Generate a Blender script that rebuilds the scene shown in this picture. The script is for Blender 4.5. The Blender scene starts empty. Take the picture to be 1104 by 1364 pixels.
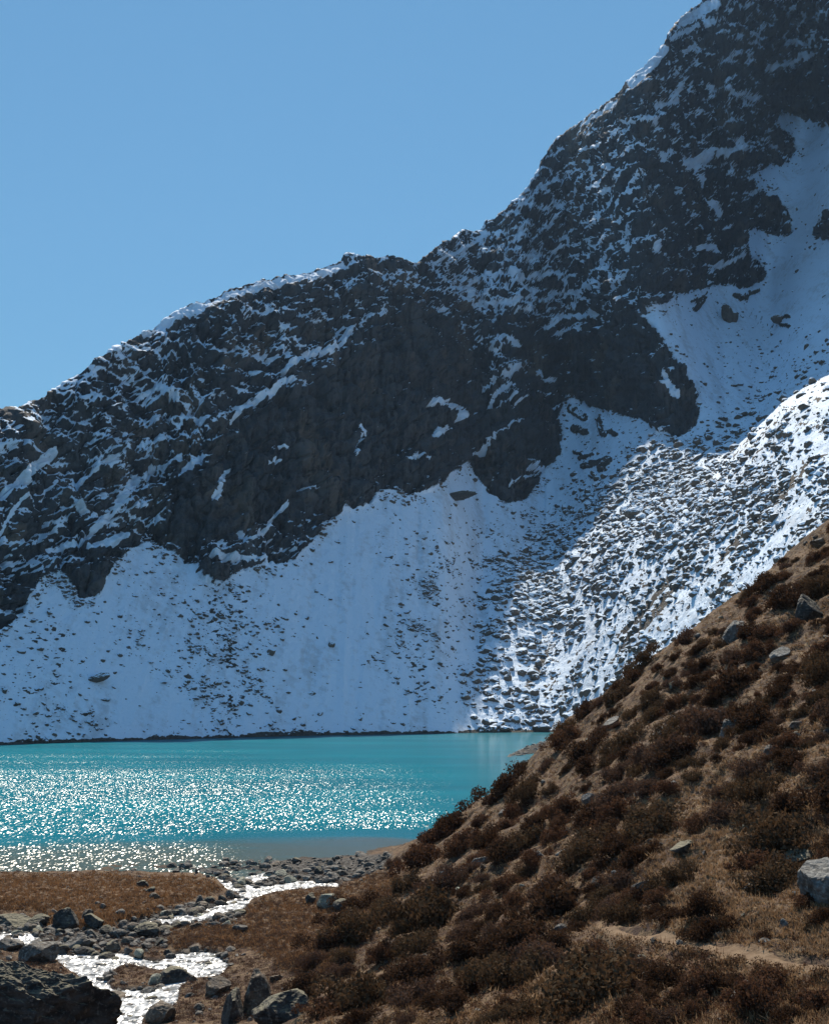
import math
import numpy as np
RNG = np.random.default_rng(7)
# ---------------------------------------------------------------- view geometry
F, CX, CY, HZ = 1646.0, 552.0, 682.0, 925.0
EYE = 12.0
PIT = math.atan((HZ - CY) / F)
SP, CP = math.sin(PIT), math.cos(PIT)
SUN_AZ, SUN_EL = math.radians(-17.0), math.radians(43.0)      # azimuth measured from +Y towards +X
SUN = np.array([math.sin(SUN_AZ) * math.cos(SUN_EL), math.cos(SUN_AZ) * math.cos(SUN_EL), math.sin(SUN_EL)])

def az_t(px, py):
    u = (np.asarray(px, float) - CX) / F; v = (CY - np.asarray(py, float)) / F
    h = CP - v * SP; k = SP + v * CP
    return np.arctan2(u, h), k / np.sqrt(u * u + h * h)

def px_py(az, t):
    tp = t / np.cos(az)
    v = (tp * CP - SP) / (CP + tp * SP)
    return CX + F * np.tan(az) * (CP - v * SP), CY - F * v

def project(x, y, z):
    d = y * CP + (z - EYE) * SP
    w = -y * SP + (z - EYE) * CP
    d = np.where(np.abs(d) < 1e-3, 1e-3, d)
    return CX + F * x / d, CY - F * w / d, d

# ---------------------------------------------------------------- noise
def _hash(ix, iy, iz, seed):
    h = (ix * 374761393 + iy * 668265263 + iz * 2147483647 + seed * 974634541) & 0xFFFFFFFF
    h = ((h ^ (h >> 13)) * 1274126177) & 0xFFFFFFFF
    h = (h ^ (h >> 16)) & 0xFFFFFFFF
    return h

def perlin(x, y, z, seed=0):
    x = np.asarray(x, np.float64); y = np.asarray(y, np.float64) + 0 * x; z = np.asarray(z, np.float64) + 0 * x
    xi = np.floor(x).astype(np.int64); yi = np.floor(y).astype(np.int64); zi = np.floor(z).astype(np.int64)
    fx, fy, fz = x - xi, y - yi, z - zi
    u = fx * fx * fx * (fx * (fx * 6 - 15) + 10); v = fy * fy * fy * (fy * (fy * 6 - 15) + 10); w = fz * fz * fz * (fz * (fz * 6 - 15) + 10)
    out = 0
    for dx in (0, 1):
        for dy in (0, 1):
            for dz in (0, 1):
                h = _hash(xi + dx, yi + dy, zi + dz, seed)
                gx = ((h & 1023) / 511.5 - 1); gy = (((h >> 10) & 1023) / 511.5 - 1); gz = (((h >> 20) & 1023) / 511.5 - 1)
                d = gx * (fx - dx) + gy * (fy - dy) + gz * (fz - dz)
                out = out + d * (u if dx else 1 - u) * (v if dy else 1 - v) * (w if dz else 1 - w)
    return out * 1.1

def fbm(x, y, z, octs=4, seed=0, gain=0.5, ridged=False):
    a, s, tot = 1.0, 0.0, 0.0
    for o in range(octs):
        n = perlin(x * 2 ** o, y * 2 ** o, z * 2 ** o, seed + o * 17)
        if ridged: n = 1 - 2.2 * np.abs(n) - 0.45
        s = s + a * n; tot += a; a *= gain
    return s / tot

def sstep(a, b, x):
    t = np.clip((x - a) / (b - a), 0, 1)
    return t * t * (3 - 2 * t)

# ---------------------------------------------------------------- traced maps (1 photo pixel per cell; used once to lay out what grows and lies where)
X0, X1, Y0, Y1 = -720, 1920, -420, 1640
def in_poly(gx, gy, poly):
    r = np.zeros(gx.shape, bool); n = len(poly)
    for i in range(n):
        x1, y1 = poly[i]; x2, y2 = poly[(i + 1) % n]
        if y1 == y2: continue
        c = (gy > y1) != (gy > y2)
        r ^= c & (gx < (x2 - x1) * (gy - y1) / (y2 - y1) + x1)
    return r

STEP = 2
GX, GY = np.meshgrid(np.arange(X0, X1, STEP) + 0.5, np.arange(Y0, Y1, STEP) + 0.5)
def blur(a, k):
    k = max(1, int(k / STEP))
    for _ in range(2):
        for ax in (0, 1):
            p = np.concatenate([np.repeat(np.take(a, [0], ax), k, ax), a, np.repeat(np.take(a, [-1], ax), k, ax)], ax)
            c = np.cumsum(p, ax); z = np.zeros_like(np.take(c, [0], ax)); c = np.concatenate([z, c], ax)
            n = 2 * k + 1; L = a.shape[ax]
            a = (np.take(c, range(n, n + L), ax) - np.take(c, range(0, L), ax)) / n
    return a

def sample(m, px, py):
    fx = np.clip((px - X0 - 0.5) / STEP, 0, m.shape[1] - 1.001); fy = np.clip((py - Y0 - 0.5) / STEP, 0, m.shape[0] - 1.001)
    ix, iy = fx.astype(int), fy.astype(int); fx, fy = fx - ix, fy - iy
    return (m[iy, ix] * (1 - fx) + m[iy, ix + 1] * fx) * (1 - fy) + (m[iy + 1, ix] * (1 - fx) + m[iy + 1, ix + 1] * fx) * fy

def strip_map(strips, soft=2.0):
    """distance-based mask of tapered strokes"""
    m = np.zeros(GX.shape)
    for pts, w in strips:
        xs = [p[0] for p in pts]; ys = [p[1] for p in pts]
        a0 = int((min(xs) - 30 - X0) / STEP); a1 = int((max(xs) + 30 - X0) / STEP); b0 = int((min(ys) - 30 - Y0) / STEP); b1 = int((max(ys) + 30 - Y0) / STEP)
        sl = (slice(max(b0, 0), b1), slice(max(a0, 0), a1)); gx, gy = GX[sl], GY[sl]
        d = np.full(gx.shape, 1e9)
        for (x1, y1), (x2, y2) in zip(pts[:-1], pts[1:]):
            L = (x2 - x1) ** 2 + (y2 - y1) ** 2 + 1e-6
            t = np.clip(((gx - x1) * (x2 - x1) + (gy - y1) * (y2 - y1)) / L, 0, 1)
            d = np.minimum(d, np.hypot(gx - x1 - t * (x2 - x1), gy - y1 - t * (y2 - y1)))
        m[sl] = np.maximum(m[sl], sstep(w * 0.5 + soft, w * 0.5 - soft, d))
    return m

RIDGE = [(-760,645),(-300,600),(-100,575),(-20,556),(0,549),(12,548),(20,545),(60,528),(100,503),(130,478),(150,466),(200,438),(240,415),(280,396),(330,376),(380,367),(415,362),(440,353),(455,347),(463,341),(480,340),(500,342),(520,340),(545,345),(556,349),(562,344),(575,334),(590,322),(605,318),(612,309),(622,304),(632,307),(640,305),(648,292),(660,290),(670,283),(680,270),(693,262),(703,247),(710,236),(718,224),(720,212),(730,202),(735,192),(750,180),(770,163),(790,150),(815,130),(830,113),(845,100),(865,80),(880,65),(890,45),(905,25),(925,8),(945,-8),(960,-50),(985,-115),(1010,-180),(1100,-310),(1300,-290),(1960,-340)]  # right end runs out of view, its height raised to shade the snow gully
ROCK = [(-760,-410),(-760,900),(-300,870),(0,842),(20,830),(38,805),(48,780),(60,765),(85,765),(97,780),(105,798),(115,800),(135,790),(148,765),(155,745),(175,730),(200,715),(215,728),(222,735),(232,735),(240,745),(262,750),(268,765),(282,781),(300,775),(318,758),(345,752),(385,748),(405,735),(415,720),(425,715),(427,695),(440,690),(452,683),(465,678),(485,678),(497,668),(497,655),(515,650),(530,648),(535,655),(550,655),(560,660),(575,650),(590,640),(605,628),(622,608),(628,625),(640,640),(655,655),(670,665),(685,672),(698,668),(710,655),(718,640),(728,622),(740,615),(745,600),(745,590),(752,575),(742,560),(745,545),(752,528),(770,535),(800,545),(830,552),(860,562),(878,575),(895,580),(915,575),(930,560),(932,545),(925,515),(910,492),(893,470),(875,440),(860,420),(846,404),(873,410),(890,401),(915,388),(943,383),(968,376),(985,384),(1010,380),(1020,370),(1022,355),(1003,345),(990,336),(992,323),(990,308),(1008,301),(1020,311),(1035,317),(1053,313),(1073,311),(1103,324),(1300,380),(1950,430),(1950,-410)]
SNOWF = [(1025,149),(1063,155),(1103,172),(1300,230),(1300,280),(1104,280),(1093,283),(1090,300),(1072,310),(1055,310),(1056,292),(1048,275),(1030,262),(1013,254),(998,246),(1003,232),(1023,222),(1040,222),(1057,212),(1063,197),(1053,182),(1035,165)]
RIM = [([(195,443),(240,421),(280,403),(330,384),(385,373),(425,367),(455,354)],11),([(572,352),(602,340),(634,322),(652,309)],6),
 ([(843,110),(865,87),(882,68)],15),([(895,52),(928,35)],7),([(908,30),(953,4)],15),([(938,32),(950,28)],10),([(908,70),(925,62)],8),([(873,143),(900,136)],6),([(612,390),(639,414)],5),([(780,165),(815,138)],6),([(0,712),(15,682),(33,664)],6),([(575,347),(585,362)],5),([(700,255),(720,222)],3)]
STRIPS = [([(471,435),(451,460),(436,470),(416,467),(396,480),(376,495)],9),([(386,512),(358,527),(338,540),(313,545)],10),([(310,560),(318,545)],6),
 ([(205,520),(235,537)],7),([(252,557),(275,562)],8),([(240,635),(272,610)],8),([(205,620),(240,612)],8),([(205,622),(185,640),(162,670)],6),([(283,470),(298,470)],10),
 ([(67,732),(110,717),(140,695),(162,662),(185,635)],9),([(120,730),(150,722),(165,713)],12),([(82,755),(110,742)],6),([(95,668),(118,682)],8),([(30,640),(55,615),(70,605)],14),([(0,665),(30,640)],14),([(50,670),(78,640)],5),
 ([(100,640),(140,615)],8),([(316,712),(333,720),(353,707),(371,682),(383,672)],7),([(345,728),(370,708)],3),([(281,742),(313,747),(348,746),(376,752)],6),([(361,732),(381,730),(401,737)],4),([(286,665),(301,630)],8),([(478,570),(484,575)],9),([(470,610),(480,580)],3),([(355,617),(372,615)],4),([(370,595),(380,597)],5),([(398,652),(418,650)],4),
 ([(574,537),(590,535),(612,542),(617,555)],9),([(577,580),(597,570)],9),([(552,610),(567,612)],8),([(644,516),(662,502),(687,496)],7),([(647,537),(662,520),(687,507)],5),([(664,540),(684,526)],4),([(679,544),(697,530)],3),([(629,607),(657,587),(696,555)],3.5),([(679,642),(707,632),(747,615)],4),([(707,620),(724,625)],6),([(642,455),(669,477)],3),([(712,497),(734,510)],6),([(540,615),(552,612)],6),
 ([(612,385),(647,367),(692,370),(742,365)],7),([(632,400),(657,380)],4),([(637,405),(687,405),(717,387)],5),([(689,412),(732,422)],4),([(724,437),(749,420),(792,419)],8),([(739,447),(759,437),(777,440)],7),([(667,450),(689,460)],10),([(757,388),(797,380)],6),
 ([(895,130),(910,105)],8),([(945,112),(978,127),(1005,135)],7),([(1023,92),(1053,82),(1085,75)],10),([(1048,57),(1073,60)],8),([(915,220),(938,212)],16),([(943,205),(988,200)],11),([(930,237),(935,250)],8),([(1003,45),(1013,52)],8),([(828,165),(875,164)],4),([(940,265),(960,280)],10),([(873,330),(880,340)],12),([(930,330),(960,338)],8),([(950,352),(968,352)],6),([(975,350),(985,342)],6),([(888,505),(900,525)],12)]
# rock outcrops that break through the snow
OUT = [([(760,545),(778,556)],14),([(765,572),(780,576)],12),([(800,562),(804,578)],12),([(812,575),(820,580)],9),([(772,612),(790,606)],6),([(765,603),(775,606)],6),([(778,622),(812,612),(800,626)],10),([(785,635),(790,638)],4),([(1022,306),(1048,296)],14),([(935,398),(925,412)],10),([(978,394),(992,398)],8),([(985,400),(993,392)],5),([(996,392),(1008,388)],7),([(1035,425),(1050,422)],6),([(1040,434),(1052,435)],5),([(920,402),(938,392)],5)]
DENS = [(0.31,[(-760,-410),(1950,-410),(1950,900),(-760,900)]),
 (0.47,[(-760,540),(0,540),(200,430),(300,520),(260,600),(200,700),(60,760),(-760,900)]),
 (0.39,[(200,430),(460,330),(560,340),(600,430),(440,460),(300,520)]),
 (0.50,[(560,345),(700,240),(850,170),(870,330),(800,440),(640,420),(580,390)]),
 (0.34,[(700,240),(950,-20),(1100,-100),(1110,160),(1010,140),(900,230),(850,180)]),
 (0.22,[(860,240),(960,210),(1000,300),(980,370),(880,400),(830,380)]),
 (0.03,[(470,455),(560,400),(640,480),(650,560),(600,640),(500,660),(430,690),(330,705),(290,725),(215,725),(240,650),(310,570),(400,515)]),
 (0.05,[(640,530),(745,530),(740,620),(700,670),(680,670),(625,610)]),
 (0.10,[(690,440),(850,420),(930,530),(900,580),(760,530),(690,490)]),
 (0.16,[(970,90),(1104,90),(1104,170),(1025,149)]),
 (0.02,[(98,740),(150,735),(140,790),(105,800)]),(0.1,[(35,665),(75,650),(75,710),(10,715)])]
SCREE = [(635,975),(640,930),(662,800),(700,770),(745,722),(830,665),(900,630),(970,600),(1040,525),(1104,500),(1300,470),(1900,500),(1900,1000),(740,990)]

TAN = [[(303,560),(318,545),(330,552),(326,640),(296,662),(288,630)],[(345,385),(390,378),(396,425),(362,436)],[(400,470),(425,460),(420,500),(398,500)],[(660,398),(700,402),(696,440),(672,446)],[(752,505),(782,505),(778,532),(756,532)],[(812,190),(850,190),(846,250),(820,262)],[(8,672),(60,658),(66,715),(18,722)],[(130,470),(165,462),(160,540),(125,550)],[(60,735),(95,730),(90,755),(60,760)],[(590,385),(625,395),(610,415),(590,405)]]
M_ROCK = in_poly(GX, GY, ROCK).astype(float)
M_ROCK[in_poly(GX, GY, SNOWF)] = 0
M_RIM = strip_map(RIM); M_STRIP = strip_map(STRIPS)
M_OUT = strip_map(OUT, 2.5)
M_DENS = np.zeros(GX.shape)
for d, p in DENS: M_DENS[in_poly(GX, GY, p)] = d
M_DENS = blur(M_DENS, 14)
M_TAN = np.zeros(GX.shape)
for _p in TAN: M_TAN[in_poly(GX, GY, _p)] = 1
M_TAN = blur(M_TAN, 5)
M_SCREE = blur(in_poly(GX, GY, SCREE).astype(float), 10)

# ---------------------------------------------------------------- mountain: height field in azimuth / distance
SHORE = [(-760,1030),(-300,1004),(0,992),(180,986),(400,980),(640,976),(740,975)]
def curve(pts, x): return np.interp(x, [p[0] for p in pts], [p[1] for p in pts])

def mountain_grid(n_rows, cols):
    """cols: photo px at the horizon line -> dict of arrays (rows, cols)"""
    az = np.arctan((cols - CX) / F * CP)
    def col_t(c):                      # solve for the t where this azimuth meets a traced curve
        py = curve(c, cols)
        for _ in range(12):
            px, _y = px_py(az, az_t(cols, py)[1] * 1.0)
            px = CX + F * np.tan(az) * (CP - (CY - py) / F * SP)
            py = curve(c, px)
        return az_t(px, py)[1]
    t_r = col_t(RIDGE)
    r_s = np.where(cols < 740, EYE / np.maximum(-col_t(SHORE), 0.01), 0)
    right = np.interp(cols, [740, 860, 1104, 1900], [EYE / -float(az_t(740, 975)[1]), 325, 225, 170])
    r_s = np.where(cols < 735, r_s, right)
    r_s = r_s + 2.0 * perlin(cols / 23.0, 0.5, 0.5, 5) + 1.0 * perlin(cols / 7.0, 0.5, 2.5, 5)
    t_s = (-EYE - 1.5) / (r_s - 3.0)
    q = np.linspace(0, 1, n_rows)[:, None]
    t = t_s[None] + (t_r - t_s)[None] * q
    A = np.repeat(az[None], n_rows, 0)
    px, py = px_py(A, t)
    rock = sample(blur(M_ROCK, 10), px, py); strip = sample(blur(M_STRIP, 4), px, py) * rock; rim = sample(blur(M_RIM, 4), px, py); scr = sample(M_SCREE, px, py)
    # local slope (degrees) along the line of sight
    talus = TALUS(px, py)
    crag = CRAG(px, py)
    s = talus + (crag - talus) * rock
    s = s + (40 - s) * 0.6 * np.clip(strip, 0, 1)
    s = s + (27 - s) * 0.8 * np.clip(rim, 0, 1) * (px < 460)
    s = s + (33 - s) * 0.8 * np.clip(rim, 0, 1) * (px >= 460)
    ts = np.tan(np.radians(s))
    r = np.zeros_like(t); r[0] = r_s - 3.0
    dt = np.diff(t, axis=0)
    for i in range(1, n_rows):
        tm = 0.5 * (t[i] + t[i - 1])
        den = np.maximum(0.5 * (ts[i] + ts[i - 1]) - tm, 0.06)
        r[i] = r[i - 1] * np.exp(np.minimum(dt[i - 1] / den, 0.1))
    # soften column to column steps
    cu = np.arange(-720, 1921, 1.35); k = 11                      # even out column to column steps
    ru = np.stack([np.interp(cu, cols, a) for a in r])
    for _ in range(3):
        c = np.cumsum(np.pad(ru, ((0, 0), (k + 1, k)), mode='edge'), 1); ru = (c[:, 2 * k + 1:] - c[:, :-(2 * k + 1)]) / (2 * k + 1)
    r = np.stack([np.interp(cols, cu, a) for a in ru])
    return dict(az=A, t=t, r=r, px=px, py=py, ts=ts)

SUN_AZ, SUN_EL = math.radians(-4.0), math.radians(50.5)      # azimuth measured from +Y towards +X
SUN = np.array([math.sin(SUN_AZ) * math.cos(SUN_EL), math.cos(SUN_AZ) * math.cos(SUN_EL), math.sin(SUN_EL)])
def _shift(k): return [(x + k * .5 * sstep(655, 720, np.float64(x)), y + k * (1 + 1.4 * math.exp(-((x - 865) / 85) ** 2)) * sstep(655, 720, np.float64(x))) for x, y in SCREE]
M_GEO = blur(in_poly(GX, GY, _shift(30)).astype(float), 8)
M_SC2 = blur(in_poly(GX, GY, [(x - 25, y - 45) for x, y in _shift(30)]).astype(float), 12)
def TALUS(px, py):
    a = np.interp(px, [-700, 0, 250, 500, 640], [43, 43, 42, 39, 36])
    S = sample(M_GEO, px, py)
    a = a + (33 - a) * sstep(620, 720, px)
    band = np.clip(sample(M_SC2, px, py) - S, 0, 1)
    a = a + (np.interp(px, [640, 735, 860, 1104, 1300], [24, 23, 15.5, 15.5, 15]) - a) * band
    a = a + (np.interp(px, [640, 735, 860, 1104, 1300], [33, 30, 28, 27, 27]) - a) * S
    hid = sstep(0, 60, py - np.interp(px, [700, 745, 900, 1104, 1500], [990, 965, 850, 690, 500]))
    a = a + (42 - a) * hid
    return a + sstep(480, 300, py) * sstep(780, 900, px) * (22 - 17 * sstep(1000, 1060, px))
def CRAG(px, py):
    return np.interp(px, [-700, 0, 300, 540, 600, 680, 760, 850, 1104, 1900], [67, 67, 67, 66, 58, 57, 66, 72, 72, 72])

def a3_(x, z): return x * math.cos(.6) + z * math.sin(.6)
def b3_(x, z): return -x * math.sin(.6) + z * math.cos(.6)
def build_mountain():
    cols = np.concatenate([np.arange(-700, -60, 7.0), np.arange(-60, 1170, 1.35), np.arange(1170, 1900, 7.0)])
    n_rows = 760
    g = mountain_grid(n_rows, cols)
    az, r, t, px, py = g['az'], g['r'], g['t'], g['px'], g['py']
    x, y, z = r * np.sin(az), r * np.cos(az), EYE + r * t
    # the far side of the ridge: rounds over and falls away
    k = np.arange(1, 41)[:, None]
    rb = r[-1][None] + 0.10 * k ** 2 + 1.2 * k; zb = z[-1][None] - 0.045 * k ** 2 - 0.10 * k + 0 * rb
    azb = np.repeat(az[:1], 40, 0)
    x = np.concatenate([x, rb * np.sin(azb)]); y = np.concatenate([y, rb * np.cos(azb)]); z = np.concatenate([z, zb])
    pxb = np.repeat(px[-1:], 40, 0); pyb = np.repeat(py[-1:], 40, 0)
    px = np.concatenate([px, pxb]); py = np.concatenate([py, pyb])
    P = np.stack([x, y, z], -1)
    def normals(P):
        N = np.cross(np.gradient(P, axis=1), np.gradient(P, axis=0)); N /= np.linalg.norm(N, axis=-1, keepdims=True) + 1e-9
        return N
    back = np.zeros(x.shape); back[n_rows:] = 1
    rock = sample(blur(M_ROCK, 3), px, py); rock_h = np.clip((sample(blur(M_ROCK, 9), px, py) - .5) * 3.2 + .5 + 1.9 * fbm(x / 6, y / 9, z / 7, 4, 11, .6), 0, 1)
    rock_h = np.where(rock > .97, 1, np.where(rock < .03, 0, rock_h))
    outc = sstep(.35, .75, sample(M_OUT, px, py) + .5 * fbm(x / 3, y / 5, z / 2.5, 3, 12))
    wx = 9 * fbm(x / 7, y / 9, z / 7, 4, 13, .6); wy = 8 * fbm(x / 6, y / 9, z / 5, 4, 14, .6)
    strip = np.maximum(sample(M_STRIP, px + 1.3 * wx, py + 1.3 * wy), sample(M_RIM, px + wx * .6, py + wy * .6))
    dens = sample(M_DENS, px, py); scr = sample(M_SCREE, px, py)
    # crags: blocky ribs, tilted ledges, upright flutes
    c20, s20 = math.cos(.42), math.sin(.42)
    a1, b1 = x * c20 + z * s20, -x * s20 + z * c20
    big = fbm(x / 34, y / 50, z / 46, 3, 21, .5, True)
    mid = fbm(a1 / 13, y / 18, b1 / 8, 4, 22, .55, True)
    fine = fbm(a1 / 4.2, y / 6, b1 / 2.6, 4, 23, .6)
    flute = fbm(x / 4.5, y / 9, z / 42, 3, 24, .55, True)
    ph = b1 / 6.5 + 3.0 * fbm(x / 30, y / 40, z / 30, 2, 25)
    led = (ph - np.floor(ph)); led = np.where(led < .8, led / .8, (1 - led) / .2) - .5
    sheer = sstep(.12, .04, dens)
    def terr(n, k, w=.25):
        f = n * k; b_ = np.floor(f); return (b_ + sstep(.5 - w, .5 + w, f - b_)) / k
    blk = terr(fbm((x * .9 + z * .45) / 15, y / 20, (z * .9 - x * .45) / 11, 3, 44, .5), 7) + .55 * terr(fbm((x - z * .3) / 6.5, y / 9, (z + x * .3) / 5, 2, 45, .5), 6)
    disp = rock_h * (4.2 * big + 9.0 * blk * (1 - .15 * sheer) + 1.7 * mid * (1 - .5 * sheer) + 1.0 * fine + .40 * led * (1 - .7 * sheer) + 2.4 * flute * sheer)
    crk = 1 - sstep(0, .07, np.abs(fbm(x / 8, y / 14, z / 24, 3, 48, .5))); crk2 = 1 - sstep(0, .06, np.abs(fbm(a3_(x, z) / 22, y / 20, b3_(x, z) / 7, 3, 49, .5)))
    disp = disp - rock_h * (1.9 * crk + 1.5 * crk2)
    disp = disp + 2.0 * outc * (1 - rock_h) * (.6 + fine)
    disp = disp + (1 - rock_h) * (1 - scr) * .55 * fbm(x / 7 + .5 * z / 60, y / 120, z / 70, 3, 46, .5, True)
    disp = disp + (1 - rock_h) * (.6 * fbm(x / 22, y / 22, z / 22, 3, 26) + .35 * fbm(x / 4, y / 4, z / 4, 3, 27))
    # sunlit moraine: furrows running down to the lake, lumpy surface
    fur = fbm((x * .79 - z * .62) / 6.0, y / 70, (x * .62 + z * .79) / 70, 3, 28, .5, True)
    lump = .7 * fbm(x / 16, y / 16, z / 12, 3, 29, .55) + .26 * fbm(x / 3.6, y / 4.5, z / 3.0, 3, 42, .6, True)
    low = sstep(150, 70, np.interp(px, [700, 745, 900, 1104, 1300], [985, 965, 848, 685, 540]) - py) * sstep(660, 740, px)
    disp = disp + scr * (1 - rock_h) * (1.7 * lump + .9 * fur * low)
    rowq = np.minimum(np.arange(len(x)) / (n_rows - 1.0), 1)[:, None]; topd = np.maximum(sstep(.93, 1.0, rowq), np.clip(sample(blur(M_RIM, 6), px, py) * 1.3, 0, 1))
    disp = disp * (1 - .62 * topd)
    N = normals(P); flat = np.clip(N[..., 2:3], 0, 1)
    D = N * .8 + np.array([0, -.35, .12]); 
    P2 = P + D * (disp * (1 - .55 * back))[..., None]
    N2 = normals(P2)
    def rows_blur(a, k):
        c = np.cumsum(np.pad(a, ((k + 1, k), (0, 0)), mode='edge'), 0); return (c[2 * k + 1:] - c[:-(2 * k + 1)]) / (2 * k + 1)
    nzb = rows_blur(N2[..., 2], 2); rel = nzb - rows_blur(nzb, 30)
    # snow cover
    g1 = 5 * fbm(x / 16, y / 20, z / 16, 2, 35); g2 = 2.0 * fbm(x / 5, y / 6, z / 5, 2, 36)
    n1 = fbm((a1 + g1) / 9, y / 12, (b1 + g1) / 4.2, 4, 31, .6); cm, sm = math.cos(-.5), math.sin(-.5); a2, b2 = x * cm + z * sm, -x * sm + z * cm; c7, s7 = math.cos(.62), math.sin(.62); a3, b3 = x * c7 + z * s7, -x * s7 + z * c7
    which = sstep(-.10, .16, fbm(x / 48, y / 60, z / 40, 2, 38))
    n2 = which * fbm((a3 + g2) / 3.0, y / 3, (b3 - g2) / .95, 3, 32, .65) + (1 - which) * fbm((a2 + g2) / 2.6, y / 3, (b2 - g2) / .95, 3, 39, .65)
    n4 = fbm(x / .85, y / 1.2, z / .7, 2, 40, .6)
    n3 = fbm((x + z * .9 + g1) / 20, y / 20, (z - x * .9) / 7, 3, 37, .6)
    sc = .34 * n1 / .24 + .54 * n2 / .20 + .92 * n3 / .24 + .32 * n4 / .22 + 1.9 * rel
    thr = np.interp(dens, [0, .02, .05, .1, .2, .3, .4, .5, .6], [4, 2.6, 2.05, 1.7, 1.15, .7, .38, .08, -.2])
    s_rock = sstep(thr - .28, thr + .28, sc)
    st = sstep(.34, .60, strip * (.92 + .3 * n1) + 1.25 * n2 + .55 * n1 - .06)
    s_rock = np.maximum(s_rock, st)
    s_tal = 1 - outc * (1 - sstep(.6, 1.0, .5 + 2.2 * rel + .8 * n2))
    # thin speckle of stones and grass through the snow, stronger in a few swathes
    sw = np.zeros(x.shape)
    for (cx, cy, wx, wy, w) in ((310,880,42,110,.55),(60,900,90,70,.30),(560,850,45,100,.40),(640,730,110,60,.40),(880,620,120,55,.42),(20,790,40,60,.5),(820,600,60,40,.3),(1010,480,90,90,.25),(180,820,80,60,.25),(720,680,80,45,.4),(590,790,60,70,.38),(900,570,60,30,.3)):
        sw = np.maximum(sw, w * np.exp(-((px - cx) / wx) ** 2 - ((py - cy) / wy) ** 2))
    sp = fbm(x / 2.4, y / 4, z / 1.3, 3, 33, .6) / .22 + .55 * fbm(x / 9 + z / 40, y / 60, z / 45, 3, 47) / .24
    s_tal = s_tal * (1 - .95 * sstep(1.95, 2.45, sp + 2.5 * sw + .32 + .75 * scr) )
    fl = fbm((x * .79 - z * .62) / 2.1, y / 110, (x * .62 + z * .79) / 90, 2, 34, .5) / .24
    s_tal = s_tal * (1 - .9 * scr * low * sstep(.32, .66, fl + .35 * sp))
    snow = rock_h * s_rock + (1 - rock_h) * s_tal
    snow = np.where(back > 0, .9, snow)
    shore = sstep(1.2, .5, P2[..., 2] + 1.2 * n2 + 1.6 * fbm(x / 11, y / 11, .5, 3, 50))
    snow = snow * (1 - shore)
    warm = sstep(.06, .34, fbm(x / 16, y / 24, z / 26, 3, 41) + .2 * flute + .2 * fine)
    warm = np.maximum(.8 * warm, sstep(.25, .75, sample(M_TAN, px + wx, py + wy) + .5 * fine))
    return P2, snow, rock_h, warm

# ---------------------------------------------------------------- near ground: one height field
def at_y(px, py, Y):
    az, t = az_t(px, py); r = Y / np.cos(az)
    return (r * np.sin(az), Y, EYE + r * t)
def at_z(px, py, z):
    az, t = az_t(px, py); r = (z - EYE) / t
    return (r * np.sin(az), r * np.cos(az), z)
CTRL = [at_y(*p) for p in [(1104,1364,22),(950,1364,24),(800,1364,26),(600,1364,31),(450,1364,38),(1104,1285,26),(1104,1200,31),(1104,1100,37),(1104,1000,43),(1104,850,57),(1104,760,66),(1104,690,75),(1020,765,76),(900,1250,31),(900,1200,34),(900,1100,42),(900,1000,51),(900,900,64),(900,848,74),(1000,1000,46),(1000,850,62),(820,1100,47),(820,1000,59),(820,915,76),(745,1250,37),(745,1100,52),(745,1020,65),(745,966,80),(700,1025,80),(660,1060,78),(620,1085,80),(650,1150,54),(600,1200,52),(560,1130,81),(520,1160,80),(500,1230,58),(450,1215,66),(420,1280,51),(560,1280,43),(660,1280,40),(530,1200,64)]]
CTRL += [at_z(*p) for p in [(-30,1165,0),(130,1160,0),(270,1153,0),(400,1142,0),(500,1138,.05),(-30,1128,-.6),(130,1127,-.6),(300,1125,-.6),(500,1122,-.6),(0,1095,-3),(300,1095,-3),(500,1090,-3),(0,1190,.35),(120,1190,.35),(200,1200,.35),(300,1175,.15),(400,1175,.25),(60,1250,.2),(200,1270,.2),(330,1230,.5),(300,1260,.3),(150,1320,.15),(250,1340,.3),(330,1350,.55),(0,1340,.5),(-200,1200,.5),(-200,1400,.8),(-450,1300,1.2),(-450,1180,.2),(-450,1140,-.6)]]
CTRL += [(0,0,10.4),(0,10,7.2),(8,10,8.2),(-10,4,7.8),(-20,20,3.2),(-32,35,1.2),(12,-14,13),(-20,-30,8),(30,10,18),(35,30,22),(45,55,32),(60,75,40),(80,40,48),(-60,20,3),(-60,-20,8),(60,-20,40),(26,100,8),(14,105,2),(8,112,-1.5),(0,115,-3),(38,125,6),(22,150,-3),(55,130,14),(75,135,22),(90,110,38),(55,175,-3),(90,170,2),(0,160,-4),(-60,160,-4),(-120,160,-4),(-120,60,2),(-120,110,-1.5),(100,0,60),(0,-60,18),(-60,-60,14)]
CTRL = np.array(CTRL, float)
def _phi(d2): return np.sqrt(d2 + 9.0)
def _rbf():
    n = len(CTRL); xy = CTRL[:, :2] / 1.0
    d2 = ((xy[:, None] - xy[None]) ** 2).sum(-1)
    A = np.zeros((n + 3, n + 3)); A[:n, :n] = _phi(d2) - .35 * np.eye(n); A[:n, n] = 1; A[:n, n + 1:] = xy; A[n, :n] = 1; A[n + 1:, :n] = xy.T
    return np.linalg.solve(A, np.concatenate([CTRL[:, 2], [0, 0, 0]]))
_W = _rbf()
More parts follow.
